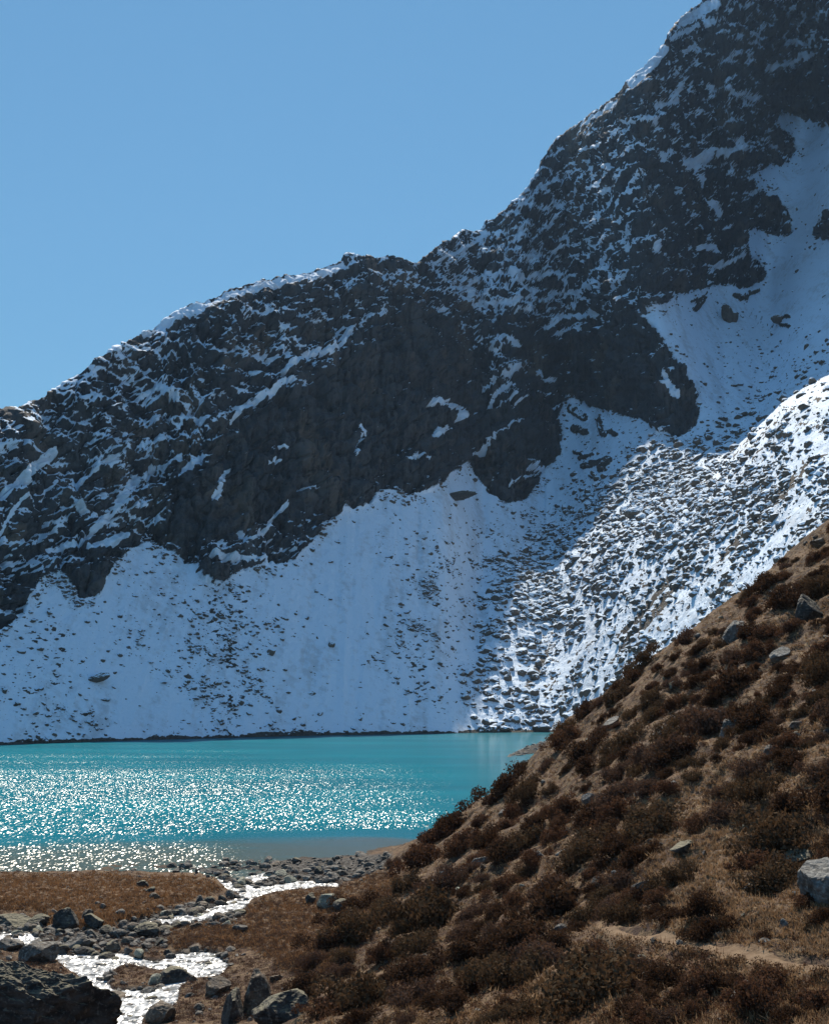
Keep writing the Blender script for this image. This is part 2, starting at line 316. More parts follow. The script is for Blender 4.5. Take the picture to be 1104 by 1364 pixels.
def base_z(x, y):
    x = np.asarray(x, float); y = np.asarray(y, float)
    out = _W[-3] + _W[-2] * x + _W[-1] * y
    for (cx, cy, _c), w in zip(CTRL, _W[:-3]): out = out + w * np.sqrt((x - cx) ** 2 + (y - cy) ** 2 + 9.0)
    far = sstep(170, 230, np.hypot(x, y))
    return out * (1 - far) + np.minimum(out, -5) * far

MEADOW = [(-300,1172),(0,1166),(150,1164),(250,1163),(285,1172),(300,1184),(262,1196),(225,1206),(190,1226),(140,1236),(66,1234),(60,1214),(0,1212),(-300,1225)]
MEAD2 = [(330,1200),(365,1188),(460,1178),(520,1160),(540,1180),(440,1300),(380,1290),(330,1260),(230,1262),(225,1240),(330,1228)]
GRAVEL = [(220,1156),(300,1146),(530,1136),(500,1172),(455,1178),(400,1172),(350,1182),(300,1176)]
GRAV2 = [(150,1236),(200,1210),(300,1198),(330,1212),(320,1232),(230,1240),(220,1262),(0,1262),(-200,1250),(-200,1230),(60,1232)]
STREAM = [[(160,1159),(240,1157),(268,1158),(300,1170),(322,1178),(355,1178),(400,1171),(456,1175),(452,1184),(400,1183),(362,1189),(338,1196),(326,1210),(288,1212),(285,1206),(310,1196),(325,1190),(300,1182),(280,1170),(250,1166),(160,1165)],[(300,1160),(345,1157),(362,1163),(350,1172),(320,1174)],
 [(-150,1236),(0,1238),(40,1240),(57,1248),(55,1257),(35,1263),(30,1257),(0,1254),(-150,1262)],[(72,1272),(110,1267),(172,1267),(168,1280),(140,1294),(150,1316),(240,1315),(234,1335),(205,1345),(190,1354),(180,1400),(130,1400),(140,1345),(125,1322),(104,1296),(82,1282)],[(210,1279),(240,1266),(262,1263),(292,1268),(306,1282),(292,1298),(255,1301),(235,1290)],[(285,1206),(305,1210),(300,1218),(262,1226),(215,1230),(160,1236),(150,1229),(205,1221),(250,1214)],[(50,1256),(90,1266),(80,1278),(40,1264)],[(165,1270),(215,1280),(240,1268),(235,1290),(215,1290),(165,1280)],[(240,1296),(262,1298),(230,1318),(200,1318)]]
PATH = [([(800,1233),(820,1238),(870,1246),(920,1256),(980,1268),(1040,1278),(1110,1285),(1250,1300)],15)]
M_STREAM = np.zeros(GX.shape)
for p in STREAM: M_STREAM[in_poly(GX, GY, p)] = 1
M_STREAM = blur(M_STREAM, 2)
M_MEAD = blur(in_poly(GX, GY, MEADOW).astype(float), 3); M_MEAD2 = blur(in_poly(GX, GY, MEAD2).astype(float), 5)
M_GRAV = blur((in_poly(GX, GY, GRAVEL) | in_poly(GX, GY, GRAV2)).astype(float), 4)
M_PATH = strip_map(PATH, 4.5)

def ground(x, y, detail=True):
    """height plus the ground-cover fields at world x, y"""
    b = base_z(x, y); px, py, d = project(x, y, b)
    ok = (d > 12) & (np.hypot(x, y) < 130)
    S = lambda m: np.where(ok, sample(m, px, py), 0)
    st, me, m2, gr, pa = S(M_STREAM), S(M_MEAD), S(M_MEAD2), S(M_GRAV), S(M_PATH)
    flat = sstep(2.2, .9, b) * sstep(30, 40, y)
    hill = 1 - flat
    z = b + .0
    if detail:
        near = sstep(4, 14, np.hypot(x, y)) * sstep(260, 160, np.hypot(x, y))
        n1 = fbm(x / 9, y / 9, 0.3, 3, 51); n2 = fbm(x / 2.2, y / 3.2, 0.7, 3, 52); n3 = fbm(x / .55, y / .7, 0.2, 2, 53)
        te = fbm((x * .5 + y * .2) / 6 , (z - .35 * x) / 1.1, .4, 2, 54)
        hm = .42 - np.abs(perlin(x / 1.9 + .4 * n1, y / 2.6, .9, 55)) * 2.2; hm2 = .42 - np.abs(perlin(x / .8, y / 1.1, .4, 56)) * 2.2
        z = z + near * hill * (1 - .8 * pa) * (.85 * n1 + .5 * n2 + .14 * n3 + .25 * te + .34 * hm + .12 * hm2)
        z = z + near * flat * (.16 * n2 + .06 * n3 + .10 * n1) * (1 - st)
        z = z + me * (.34 + .26 * n2) + m2 * (.22 + .3 * n2)
    z = z - .32 * st * sstep(.2, .7, st)
    z = z - .06 * pa
    return z, dict(stream=st, meadow=np.maximum(me, .8 * m2), gravel=gr, path=pa, hill=hill, px=px, py=py, base=b)

def angs():
    fr = np.arctan((np.concatenate([np.arange(-340, -160, 5.0), np.arange(-160, 1262, 2.1), np.arange(1264, 1560, 5.0)]) - CX) / F * CP)
    lo = np.radians(np.arange(-180, math.degrees(fr[0]) - .8, 2.5)); hi = np.radians(np.arange(math.degrees(fr[-1]) + .8, 179, 2.5))
    return np.concatenate([lo, fr, hi]), len(lo), len(lo) + len(fr)
TH, J0, J1 = angs(); RR = np.concatenate([np.geomspace(.6, 13, 30)[:-1], np.geomspace(13, 130, 640), np.geomspace(131, 260, 50)[1:], np.geomspace(270, 1500, 20)])
GXw, GYw = RR[:, None] * np.sin(TH)[None], RR[:, None] * np.cos(TH)[None]
GZ, GA = ground(GXw, GYw)
_NV = int(np.searchsorted(RR, 128))
_T = (GZ[:_NV] - EYE) / RR[:_NV, None]
_TM = np.maximum.accumulate(_T, 0)
def ray_hit(px, py):
    """first visible ground point under a line of sight, read off the ground grid"""
    px = np.atleast_1d(np.asarray(px, float)); py = np.atleast_1d(np.asarray(py, float))
    az, t = az_t(px, py); j = np.clip(np.searchsorted(TH[J0:J1], az), 1, J1 - J0 - 1) + J0
    j = np.where(np.abs(TH[j - 1] - az) < np.abs(TH[j] - az), j - 1, j)
    r = np.zeros(len(px)); ok = np.zeros(len(px), bool); zz = np.zeros(len(px))
    for c in np.unique(j):
        m = j == c; tm = _TM[:, c]; i = np.searchsorted(tm, t[m]); g = (i > 0) & (i < _NV); i = np.clip(i, 1, _NV - 1)
        f = np.clip((t[m] - tm[i - 1]) / (tm[i] - tm[i - 1] + 1e-9), 0, 1)
        r[m] = RR[i - 1] + f * (RR[i] - RR[i - 1]); zz[m] = GZ[i - 1, c] + f * (GZ[i, c] - GZ[i - 1, c]); ok[m] = g
    return r * np.sin(az), r * np.cos(az), zz, ok
# ================================================================ Blender scene
import bpy
from mathutils import Vector, Matrix, Euler
scene = bpy.context.scene
COL = scene.collection

def new_mesh(name, V, Fs, attrs=None, smooth=False):
    me = bpy.data.meshes.new(name)
    V = np.asarray(V, np.float32); Fs = [np.asarray(f, np.int32) for f in (Fs if isinstance(Fs, list) else [Fs]) if len(f)]
    me.vertices.add(len(V)); me.vertices.foreach_set('co', V.ravel())
    nl = sum(f.size for f in Fs); nf = sum(len(f) for f in Fs)
    me.loops.add(nl); me.loops.foreach_set('vertex_index', np.concatenate([f.ravel() for f in Fs]))
    tot = np.concatenate([np.full(len(f), f.shape[1], np.int32) for f in Fs])
    me.polygons.add(nf); me.polygons.foreach_set('loop_start', np.concatenate([[0], np.cumsum(tot)[:-1]]).astype(np.int32))
    me.update(calc_edges=True)
    me.polygons.foreach_set('use_smooth', np.full(nf, smooth, bool))
    for k, a in (attrs or {}).items():
        a = np.asarray(a, np.float32)
        if a.ndim == 1:
            at = me.attributes.new(k, 'FLOAT', 'POINT'); at.data.foreach_set('value', a)
        else:
            at = me.attributes.new(k, 'FLOAT_COLOR', 'POINT'); at.data.foreach_set('color', np.concatenate([a, np.ones((len(a), 1), np.float32)], 1).ravel())
    me.validate()
    return me

def grid_faces(nr, nc, keep=None, wrap=False):
    i, j = np.meshgrid(np.arange(nr - 1), np.arange(nc if wrap else nc - 1), indexing='ij')
    j2 = (j + 1) % nc
    f = np.stack([i * nc + j, i * nc + j2, (i + 1) * nc + j2, (i + 1) * nc + j], -1)
    if keep is not None: f = f[keep]
    return f.reshape(-1, 4)

def compact(V, f, attrs=None):
    u, inv = np.unique(f.ravel(), return_inverse=True)
    return V[u], inv.reshape(f.shape).astype(np.int32), {k: a[u] for k, a in (attrs or {}).items()}

def obj(name, me, mat=None, parent=None):
    o = bpy.data.objects.new(name, me); COL.objects.link(o)
    if mat is not None and me is not None and not me.materials: me.materials.append(mat)
    if parent is not None: o.parent = parent
    return o
def tag(o, label=None, cat=None, group=None, kind=None):
    for k, v in (('label', label), ('category', cat), ('group', group), ('kind', kind)):
        if v: o[k] = v
    return o

# ---------------------------------------------------------------- materials
class NT:
    def __init__(s, name):
        s.m = bpy.data.materials.new(name); s.m.use_nodes = True; s.t = s.m.node_tree; s.t.nodes.clear()
        s.out = s.n('ShaderNodeOutputMaterial')
    def n(s, kind, **kw):
        x = s.t.nodes.new(kind)
        for k, v in kw.items():
            if hasattr(x, k) and k not in x.inputs: setattr(x, k, v)
            else: s.put(x.inputs[k], v)
        return x
    def put(s, sock, v):
        if hasattr(v, 'is_linked') or hasattr(v, 'links'): s.t.links.new(v, sock)
        elif hasattr(sock, 'default_value'):
            if isinstance(v, (tuple, list)) and len(v) == 3 and sock.type == 'RGBA': v = (*v, 1)
            sock.default_value = v
    def math(s, op, a, b=0.0, clamp=False):
        x = s.n('ShaderNodeMath', operation=op); x.use_clamp = clamp; s.put(x.inputs[0], a); s.put(x.inputs[1], b); return x.outputs[0]
    def mix(s, f, a, b, blend='MIX'):
        x = s.n('ShaderNodeMix', data_type='RGBA', blend_type=blend); s.put(x.inputs[0], f); s.put(x.inputs[6], a); s.put(x.inputs[7], b); return x.outputs[2]
    def noise(s, vec, scale, detail=4, rough=.55, dist=0.0, out='Fac'):
        x = s.n('ShaderNodeTexNoise'); s.put(x.inputs['Vector'], vec); s.put(x.inputs['Scale'], scale); s.put(x.inputs['Detail'], detail); s.put(x.inputs['Roughness'], rough); s.put(x.inputs['Distortion'], dist); return x.outputs[out]
    def step(s, v, a, b):
        x = s.n('ShaderNodeMapRange'); x.interpolation_type = 'SMOOTHSTEP'; s.put(x.inputs[0], v); s.put(x.inputs[1], a); s.put(x.inputs[2], b); return x.outputs[0]
    def attr(s, name, out='Fac'):
        return s.n('ShaderNodeAttribute', attribute_name=name).outputs[out]
    def pos(s): return s.n('ShaderNodeNewGeometry').outputs['Position']
    def local(s): return s.n('ShaderNodeTexCoord').outputs['Object']
    def scaled(s, vec, sc, rot=(0, 0, 0)):
        x = s.n('ShaderNodeMapping'); s.put(x.inputs['Vector'], vec); x.inputs['Scale'].default_value = sc; x.inputs['Rotation'].default_value = rot; return x.outputs[0]
    def bump(s, h, dist, strength=1.0):
        x = s.n('ShaderNodeBump'); s.put(x.inputs['Height'], h); s.put(x.inputs['Distance'], dist); s.put(x.inputs['Strength'], strength); return x.outputs[0]
    def bsdf(s, **kw):
        b = s.n('ShaderNodeBsdfPrincipled')
        for k, v in kw.items(): s.put(b.inputs[k.replace('_', ' ')], v)
        return b
    def done(s, shader): s.t.links.new(shader, s.out.inputs['Surface']); return s.m

SNOW = (.68, .79, .92)
def mat_mountain():
    t = NT('mountain_rock_and_snow'); p = t.pos()
    fine = t.noise(p, .9, 5, .65); fine2 = t.noise(t.scaled(p, (.55, .4, 1.3), (0, -.42, 0)), 1.0, 4, .6)
    f = t.math('ADD', t.attr('snow'), t.math('MULTIPLY', t.math('SUBTRACT', t.math('ADD', fine, fine2), 1.0), .75))
    snow = t.step(f, .40, .60)
    blot = t.noise(t.scaled(p, (.06, .06, .03)), 1.0, 4, .6); grain = t.noise(p, 1.6, 5, .7)
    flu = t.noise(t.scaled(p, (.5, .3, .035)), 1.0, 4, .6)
    rock = t.mix(t.step(blot, .35, .65), (.043, .052, .062), (.070, .078, .087))
    rock = t.mix(t.math('MULTIPLY', t.attr('warm'), .6), rock, (.19, .15, .118))
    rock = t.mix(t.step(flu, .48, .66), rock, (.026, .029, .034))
    flu2 = t.noise(t.scaled(p, (1.1, .6, .05)), 1.0, 4, .65); rock = t.mix(t.math('MULTIPLY', t.step(flu2, .55, .75), .6), rock, (.12, .115, .11))
    rock = t.mix(t.math('MULTIPLY', t.step(grain, .45, .75), .45), rock, (.14, .12, .10))
    scree = t.mix(t.step(grain, .35, .65), (.04, .038, .036), (.10, .085, .07))
    rock = t.mix(t.attr('crag'), scree, rock)
    thin = t.noise(t.scaled(p, (.16, .02, .03)), 1.0, 5, .6); th2 = t.noise(p, .35, 5, .65)
    thin = t.math('MULTIPLY', t.step(t.math('ADD', thin, t.math('MULTIPLY', t.math('SUBTRACT', th2, .5), .8)), .48, .75), .42)
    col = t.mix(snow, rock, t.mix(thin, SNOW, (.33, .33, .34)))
    vb = t.n('ShaderNodeTexVoronoi', feature='F1', distance='CHEBYCHEV'); t.put(vb.inputs['Vector'], t.scaled(p, (.42, .3, .3), (0, -.45, 0))); vb.inputs['Scale'].default_value = 1.0
    vc = t.n('ShaderNodeTexVoronoi', feature='F1'); t.put(vc.inputs['Vector'], t.scaled(p, (.16, .12, .11), (0, .5, 0))); vc.inputs['Scale'].default_value = 1.0
    hh = t.math('ADD', t.noise(p, .8, 6, .65), t.math('MULTIPLY', snow, .25))
    blk = t.math('MULTIPLY', t.math('ADD', vb.outputs['Distance'], t.math('MULTIPLY', vc.outputs['Distance'], 1.6)), t.math('MULTIPLY', t.attr('crag'), t.math('SUBTRACT', 1.0, snow)))
    nrm = t.bump(t.math('ADD', t.math('MULTIPLY', hh, t.math('SUBTRACT', 1.0, t.math('MULTIPLY', snow, .6))), t.math('MULTIPLY', blk, .9)), 1.1, .9)
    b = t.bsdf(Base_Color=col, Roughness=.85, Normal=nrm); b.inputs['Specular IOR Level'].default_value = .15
    return t.done(b.outputs[0])

def mat_scree():
    t = NT('snow_dusted_rock'); p = t.pos()
    g = t.n('ShaderNodeNewGeometry'); sep = t.n('ShaderNodeSeparateXYZ'); t.put(sep.inputs[0], g.outputs['True Normal'])
    n = t.noise(p, 1.3, 4, .6)
    f = t.math('ADD', sep.outputs[2], t.math('MULTIPLY', t.math('SUBTRACT', n, .5), 1.1))
    snow = t.step(f, .34, .52)
    rock = t.mix(t.noise(p, .7, 5, .65), (.05, .045, .04), (.17, .135, .105))
    col = t.mix(snow, rock, SNOW)
    b = t.bsdf(Base_Color=col, Roughness=.85, Normal=t.bump(t.noise(p, 2.5, 5, .65), .25, .7)); b.inputs['Specular IOR Level'].default_value = .15
    return t.done(b.outputs[0])

def mat_boulder(name, dark, light, lichen=.3, lich_col=(.30, .30, .26), moss=0.0):
    t = NT(name); p = t.local(); w = t.pos()
    g = t.n('ShaderNodeNewGeometry'); sep = t.n('ShaderNodeSeparateXYZ'); t.put(sep.inputs[0], g.outputs['Normal'])
    a = t.noise(w, 1.7, 6, .7); lay = t.noise(t.scaled(p, (1.2, 1.2, 5.5), (.35, .3, 0)), 1.0, 5, .65)
    col = t.mix(t.step(t.math('ADD', a, t.math('MULTIPLY', t.math('SUBTRACT', lay, .5), .9)), .3, .72), dark, light)
    v = t.noise(w, 7.5, 3, .6)
    col = t.mix(t.math('MULTIPLY', t.step(v, 1 - .42 - .22 * lichen, .66), min(1, .45 + lichen)), col, lich_col)
    o = t.noise(w, 2.6, 4, .6, 0.0); col = t.mix(t.math('MULTIPLY', t.step(o, .60, .72), .55), col, (.15, .095, .045))
    if moss: col = t.mix(t.math('MULTIPLY', t.step(t.math('ADD', sep.outputs[2], t.math('MULTIPLY', t.math('SUBTRACT', a, .5), .8)), .62, .9), moss), col, (.19, .17, .11))
    h = t.math('ADD', t.noise(w, 5.0, 7, .68), t.math('MULTIPLY', lay, 1.3))
    b = t.bsdf(Base_Color=col, Roughness=.78, Normal=t.bump(h, .10, .9)); b.inputs['Specular IOR Level'].default_value = .3
    return t.done(b.outputs[0])

def mat_ground():
    t = NT('turf_and_gravel'); p = t.pos()
    a = t.noise(p, .45, 5, .6); b_ = t.noise(p, 3.2, 5, .65); c = t.noise(p, 14.0, 3, .6)
    turf = t.mix(t.step(a, .35, .65), (.045, .028, .022), (.11, .067, .043))
    turf = t.mix(t.step(b_, .42, .70), turf, (.20, .14, .08))
    turf = t.mix(t.math('MULTIPLY', t.step(c, .55, .7), .6), turf, (.06, .042, .030))
    vo = t.n('ShaderNodeTexVoronoi', feature='F1'); t.put(vo.inputs['Vector'], p); vo.inputs['Scale'].default_value = 4.5
    sepc = t.n('ShaderNodeSeparateColor'); t.put(sepc.inputs[0], vo.outputs['Color'])
    grav = t.mix(sepc.outputs[0], (.03, .028, .026), (.16, .15, .138))
    grav = t.mix(t.step(vo.outputs['Distance'], .35, .75), grav, (.025, .022, .02))
    path = t.mix(b_, (.24, .16, .09), (.36, .26, .165))
    col = t.mix(t.step(t.math('ADD', t.attr('gravel'), t.math('MULTIPLY', t.math('SUBTRACT', b_, .5), .9)), .35, .6), turf, grav)
    col = t.mix(t.math('MULTIPLY', t.attr('wet'), .85), col, (.03, .027, .025))
    h = t.math('ADD', t.math('MULTIPLY', b_, .8), t.math('MULTIPLY', c, .35))
    b = t.bsdf(Base_Color=col, Roughness=.9, Normal=t.bump(h, .16, .8)); b.inputs['Specular IOR Level'].default_value = .12
    return t.done(b.outputs[0])

def mat_path():
    t = NT('trodden_earth'); p = t.pos()
    b_ = t.noise(p, 3.0, 6, .65); c = t.noise(p, 18.0, 3, .6)
    col = t.mix(t.step(b_, .3, .7), (.12, .078, .048), (.21, .148, .095)); col = t.mix(t.math('MULTIPLY', t.step(c, .58, .72), .5), col, (.14, .10, .07))
    b = t.bsdf(Base_Color=col, Roughness=.92, Normal=t.bump(t.math('ADD', b_, t.math('MULTIPLY', c, .4)), .08, .7)); b.inputs['Specular IOR Level'].default_value = .1
    return t.done(b.outputs[0])

def mat_leaf(name, cols, trans=.20):
    t = NT(name)
    rnd = t.n('ShaderNodeObjectInfo').outputs['Random']; tint = t.attr('tint')
    r = t.n('ShaderNodeValToRGB'); e = r.color_ramp.elements
    e[0].position = 0; e[0].color = (*cols[0], 1); e[1].position = 1; e[1].color = (*cols[-1], 1)
    for i, c in enumerate(cols[1:-1]): q = e.new((i + 1) / (len(cols) - 1)); q.color = (*c, 1)
    t.put(r.inputs[0], t.math('FRACT', t.math('ADD', tint, t.math('MULTIPLY', rnd, .25))))
    d = t.n('ShaderNodeBsdfDiffuse'); t.put(d.inputs['Color'], r.outputs[0]); tr = t.n('ShaderNodeBsdfTranslucent'); t.put(tr.inputs['Color'], t.mix(.25, r.outputs[0], (.30, .15, .07)))
    m = t.n('ShaderNodeMixShader'); m.inputs[0].default_value = trans; t.put(m.inputs[1], d.outputs[0]); t.put(m.inputs[2], tr.outputs[0])
    return t.done(m.outputs[0])

def mat_twig():
    t = NT('twig_bark'); b = t.bsdf(Base_Color=t.mix(t.noise(t.pos(), 6, 3), (.05, .036, .028), (.13, .10, .08)), Roughness=.9); return t.done(b.outputs[0])

def mat_lake():
    t = NT('glacial_water'); p = t.pos()
    sh = t.math('ADD', t.attr('shallow'), t.math('MULTIPLY', t.math('SUBTRACT', t.noise(t.scaled(p, (.10, .35, 1)), 1.0, 5, .65), .5), 1.1))
    sh = t.step(sh, .0, 1.05)
    deep = t.mix(t.step(t.noise(t.scaled(p, (.02, .05, 1)), 1.0, 4, .6), .3, .7), LAKE_A, LAKE_B)
    col = t.mix(sh, deep, (.062, .085, .076))
    ruf = t.attr('ruffle')
    v = t.n('ShaderNodeTexVoronoi', feature='F1'); t.put(v.inputs['Vector'], t.scaled(p, (12, 2.6, 1))); v.inputs['Scale'].default_value = 1.0
    nrm = cell_normal(t, v, t.math('MULTIPLY', ruf, WAVE))
    h = t.noise(t.scaled(p, (.9, .8, 1)), 1.2, 4, .6)
    flat = t.bump(h, t.math('MULTIPLY', ruf, .16), 1.0)
    d = t.n('ShaderNodeBsdfDiffuse'); t.put(d.inputs['Color'], col); t.put(d.inputs['Normal'], flat)
    g1 = t.n('ShaderNodeBsdfGlossy', distribution='BECKMANN'); g1.inputs['Roughness'].default_value = .30; t.put(g1.inputs['Normal'], nrm); g1.inputs['Color'].default_value = (1, 1, 1, 1)
    g2 = t.n('ShaderNodeBsdfGlossy'); g2.inputs['Roughness'].default_value = .12; t.put(g2.inputs['Normal'], flat); g2.inputs['Color'].default_value = (1, 1, 1, 1)
    fr = t.n('ShaderNodeFresnel'); fr.inputs['IOR'].default_value = 1.33
    m1 = t.n('ShaderNodeMixShader'); t.put(m1.inputs[0], t.math('MULTIPLY', t.math('MINIMUM', fr.outputs[0], .7), t.math('ADD', .08, t.math('MULTIPLY', t.math('POWER', t.math('MAXIMUM', t.math('SUBTRACT', 1.0, ruf), 0.0), 2.0), .50)))); t.put(m1.inputs[1], d.outputs[0]); t.put(m1.inputs[2], g2.outputs[0])
    m2 = t.n('ShaderNodeMixShader'); m2.inputs[0].default_value = .07; t.put(m2.inputs[1], m1.outputs[0]); t.put(m2.inputs[2], g1.outputs[0])
    return t.done(m2.outputs[0])

def cell_normal(t, v, k):
    """each wavelet gets its own facet direction"""
    s = t.n('ShaderNodeVectorMath', operation='SUBTRACT'); t.put(s.inputs[0], v.outputs['Color']); s.inputs[1].default_value = (.5, .5, .5)
    sc = t.n('ShaderNodeVectorMath', operation='SCALE'); t.put(sc.inputs[0], s.outputs[0]); t.put(sc.inputs['Scale'], t.math('MULTIPLY', k, 2.0))
    fl = t.n('ShaderNodeVectorMath', operation='MULTIPLY'); t.put(fl.inputs[0], sc.outputs[0]); fl.inputs[1].default_value = (1, 1, 0)
    ad = t.n('ShaderNodeVectorMath', operation='ADD'); t.put(ad.inputs[0], fl.outputs[0]); ad.inputs[1].default_value = (0, 0, 1)
    no = t.n('ShaderNodeVectorMath', operation='NORMALIZE'); t.put(no.inputs[0], ad.outputs[0]); return no.outputs[0]

def mat_stream():
    t = NT('riffle_water'); p = t.pos()
    glare = t.step(t.math('ADD', t.noise(p, 1.6, 5, .65), t.math('MULTIPLY', t.noise(p, 6, 3, .6), .5)), .60, .92)  # white sun glare on the riffle, put into the diffuse colour
    col = t.mix(glare, (.08, .085, .085), (.72, .73, .74))
    v = t.n('ShaderNodeTexVoronoi', feature='F1'); t.put(v.inputs['Vector'], t.scaled(p, (12, 4.2, 1))); v.inputs['Scale'].default_value = 1.0
    d = t.n('ShaderNodeBsdfDiffuse'); t.put(d.inputs['Color'], col); t.put(d.inputs['Normal'], t.bump(t.noise(p, 4, 4, .65), .1, .8))
    g = t.n('ShaderNodeBsdfGlossy', distribution='BECKMANN'); g.inputs['Roughness'].default_value = .36; t.put(g.inputs['Normal'], cell_normal(t, v, .45)); g.inputs['Color'].default_value = (1, 1, 1, 1)
    m = t.n('ShaderNodeMixShader'); m.inputs[0].default_value = .12; t.put(m.inputs[1], d.outputs[0]); t.put(m.inputs[2], g.outputs[0])
    return t.done(m.outputs[0])

HAZE = .000042
LAKE_A, LAKE_B, WAVE = (.002, .108, .152), (.003, .148, .196), .50
M_MTN, M_SCR, M_GND, M_PTH, M_LAKE, M_STRM, M_TWIG = mat_mountain(), mat_scree(), mat_ground(), mat_path(), mat_lake(), mat_stream(), mat_twig()
B_DARK = mat_boulder('dark_gneiss', (.018, .018, .018), (.075, .070, .064), .15, (.16, .155, .14), .8)
B_GREY = mat_boulder('grey_granite', (.048, .043, .038), (.165, .150, .132), .3, (.27, .265, .24))
B_PALE = mat_boulder('pale_lichen_granite', (.056, .056, .054), (.165, .165, .158), .45, (.25, .25, .235))
B_MOSS = mat_boulder('lichen_green_granite', (.12, .12, .10), (.29, .29, .24), .5, (.36, .38, .28))
B_BROWN = mat_boulder('rusty_brown_gneiss', (.05, .042, .036), (.17, .13, .095), .3, (.26, .23, .18))
LEAF = [mat_leaf('rhododendron_leaf', [(.012, .009, .007), (.032, .020, .015), (.060, .037, .026), (.026, .021, .014)]),
        mat_leaf('withered_leaf', [(.024, .013, .010), (.066, .033, .024), (.125, .068, .042), (.042, .026, .019)]),
        mat_leaf('heath_twig_leaf', [(.032, .020, .016), (.078, .048, .038), (.125, .082, .060), (.055, .036, .029)])]
LEAF.append(mat_leaf('olive_heath_leaf', [(.020, .015, .010), (.056, .041, .026), (.098, .070, .044), (.038, .028, .019)]))
M_GRASS = mat_leaf('dry_grass_blade', [(.085, .050, .028), (.205, .130, .070), (.37, .26, .155), (.145, .088, .050)], .30)

M_MEADOW = mat_leaf('rusty_meadow_grass', [(.085, .042, .022), (.21, .110, .052), (.33, .195, .10), (.14, .075, .038)], .30)
# ---------------------------------------------------------------- rocks
_ICO = {}
def ico(sub):
    if sub in _ICO: return _ICO[sub]
    p = (1 + 5 ** .5) / 2
    V = [(-1, p, 0), (1, p, 0), (-1, -p, 0), (1, -p, 0), (0, -1, p), (0, 1, p), (0, -1, -p), (0, 1, -p), (p, 0, -1), (p, 0, 1), (-p, 0, -1), (-p, 0, 1)]
    Fc = [(0,11,5),(0,5,1),(0,1,7),(0,7,10),(0,10,11),(1,5,9),(5,11,4),(11,10,2),(10,7,6),(7,1,8),(3,9,4),(3,4,2),(3,2,6),(3,6,8),(3,8,9),(4,9,5),(2,4,11),(6,2,10),(8,6,7),(9,8,1)]
    V = [np.array(v) / np.linalg.norm(v) for v in V]
    for _ in range(sub):
        c = {}; N = []
        def mid(a, b):
            k = (min(a, b), max(a, b))
            if k not in c: m = V[a] + V[b]; V.append(m / np.linalg.norm(m)); c[k] = len(V) - 1
            return c[k]
        for a, b, d in Fc: e, f, g = mid(a, b), mid(b, d), mid(d, a); N += [(a, e, g), (b, f, e), (d, g, f), (e, f, g)]
        Fc = N
    _ICO[sub] = (np.array(V), np.array(Fc, np.int32)); return _ICO[sub]

def rock_shape(seed, sub=2, cuts=9, rough=.05, lo=.55, hi=.92, flat=0.0):
    rg = np.random.default_rng(seed); V, Fc = ico(sub); r = np.full(len(V), 1.0)
    for i in range(cuts):
        n = rg.normal(size=3); n[2] *= (1 + flat); n /= np.linalg.norm(n); d = rg.uniform(lo, hi); c = V @ n
        r = np.where(c > 1e-3, np.minimum(r, d / np.maximum(c, 1e-3)), r)
    o = rg.uniform(-50, 50, 3)
    if rough:
        r = r * (1 + rough * 1.6 * fbm(V[:, 0] * 1.6 + o[0], V[:, 1] * 1.6 + o[1], V[:, 2] * 1.6 + o[2], 4, 61, .6, True))
    return V * r[:, None], Fc

def merged_rocks(shapes, pos, scale, rotz, tilt, pick):
    Vs, Fs, n = [], [], 0
    for k, (V, Fc) in enumerate(shapes):
        idx = np.nonzero(pick == k)[0]
        if not len(idx): continue
        W = V[None] * scale[idx][:, None, :]
        c, s = np.cos(tilt[idx])[:, None], np.sin(tilt[idx])[:, None]; W = np.stack([W[..., 0] * c - W[..., 2] * s, W[..., 1], W[..., 0] * s + W[..., 2] * c], -1)
        c, s = np.cos(rotz[idx])[:, None], np.sin(rotz[idx])[:, None]; W = np.stack([W[..., 0] * c - W[..., 1] * s, W[..., 0] * s + W[..., 1] * c, W[..., 2]], -1)
        W = W + pos[idx][:, None, :]
        Vs.append(W.reshape(-1, 3)); Fs.append((Fc[None] + (np.arange(len(idx)) * len(V))[:, None, None] + n).reshape(-1, 3)); n += len(idx) * len(V)
    return np.concatenate(Vs), np.concatenate(Fs)

# ---------------------------------------------------------------- mountain
P, snow, crag, warm = build_mountain()
nr, nc = P.shape[:2]
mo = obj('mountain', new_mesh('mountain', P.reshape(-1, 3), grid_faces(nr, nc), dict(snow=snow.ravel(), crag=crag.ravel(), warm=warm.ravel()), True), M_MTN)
tag(mo, kind='structure')
MPX, MPY, MD = project(P[..., 0], P[..., 1], P[..., 2])
MPX, MPY, MP = MPX[:755], MPY[:755], P[:755]

def on_mountain(n, weight, seed):
    """random spots on the mountain surface, weighted per photographed area; returns indices"""
    rg = np.random.default_rng(seed)
    w = weight * (MPX > -60) * (MPX < 1165) * (MP[..., 2] > .4)
    w = w.ravel() * 1.0; c = np.cumsum(w); return np.searchsorted(c, rg.uniform(0, c[-1], n))
rockm = sample(M_ROCK, MPX, MPY)
scrm = sample(M_SCREE, MPX, MPY)
hidden = MPY > np.interp(MPX, [700, 745, 820, 900, 1000, 1104, 1200], [1100, 985, 935, 870, 800, 715, 640])
clump = fbm(MP[..., 0] / 14, MP[..., 1] / 14, MP[..., 2] / 14, 3, 71) / .22
scr2 = sample(blur(in_poly(GX, GY, [(x - 14, y - 34) for x, y in SCREE]).astype(float), 12), MPX, MPY)
nearhill = sstep(120, 60, np.interp(MPX, [700, 745, 900, 1104, 1300], [985, 965, 848, 685, 540]) - MPY) * sstep(660, 740, MPX)
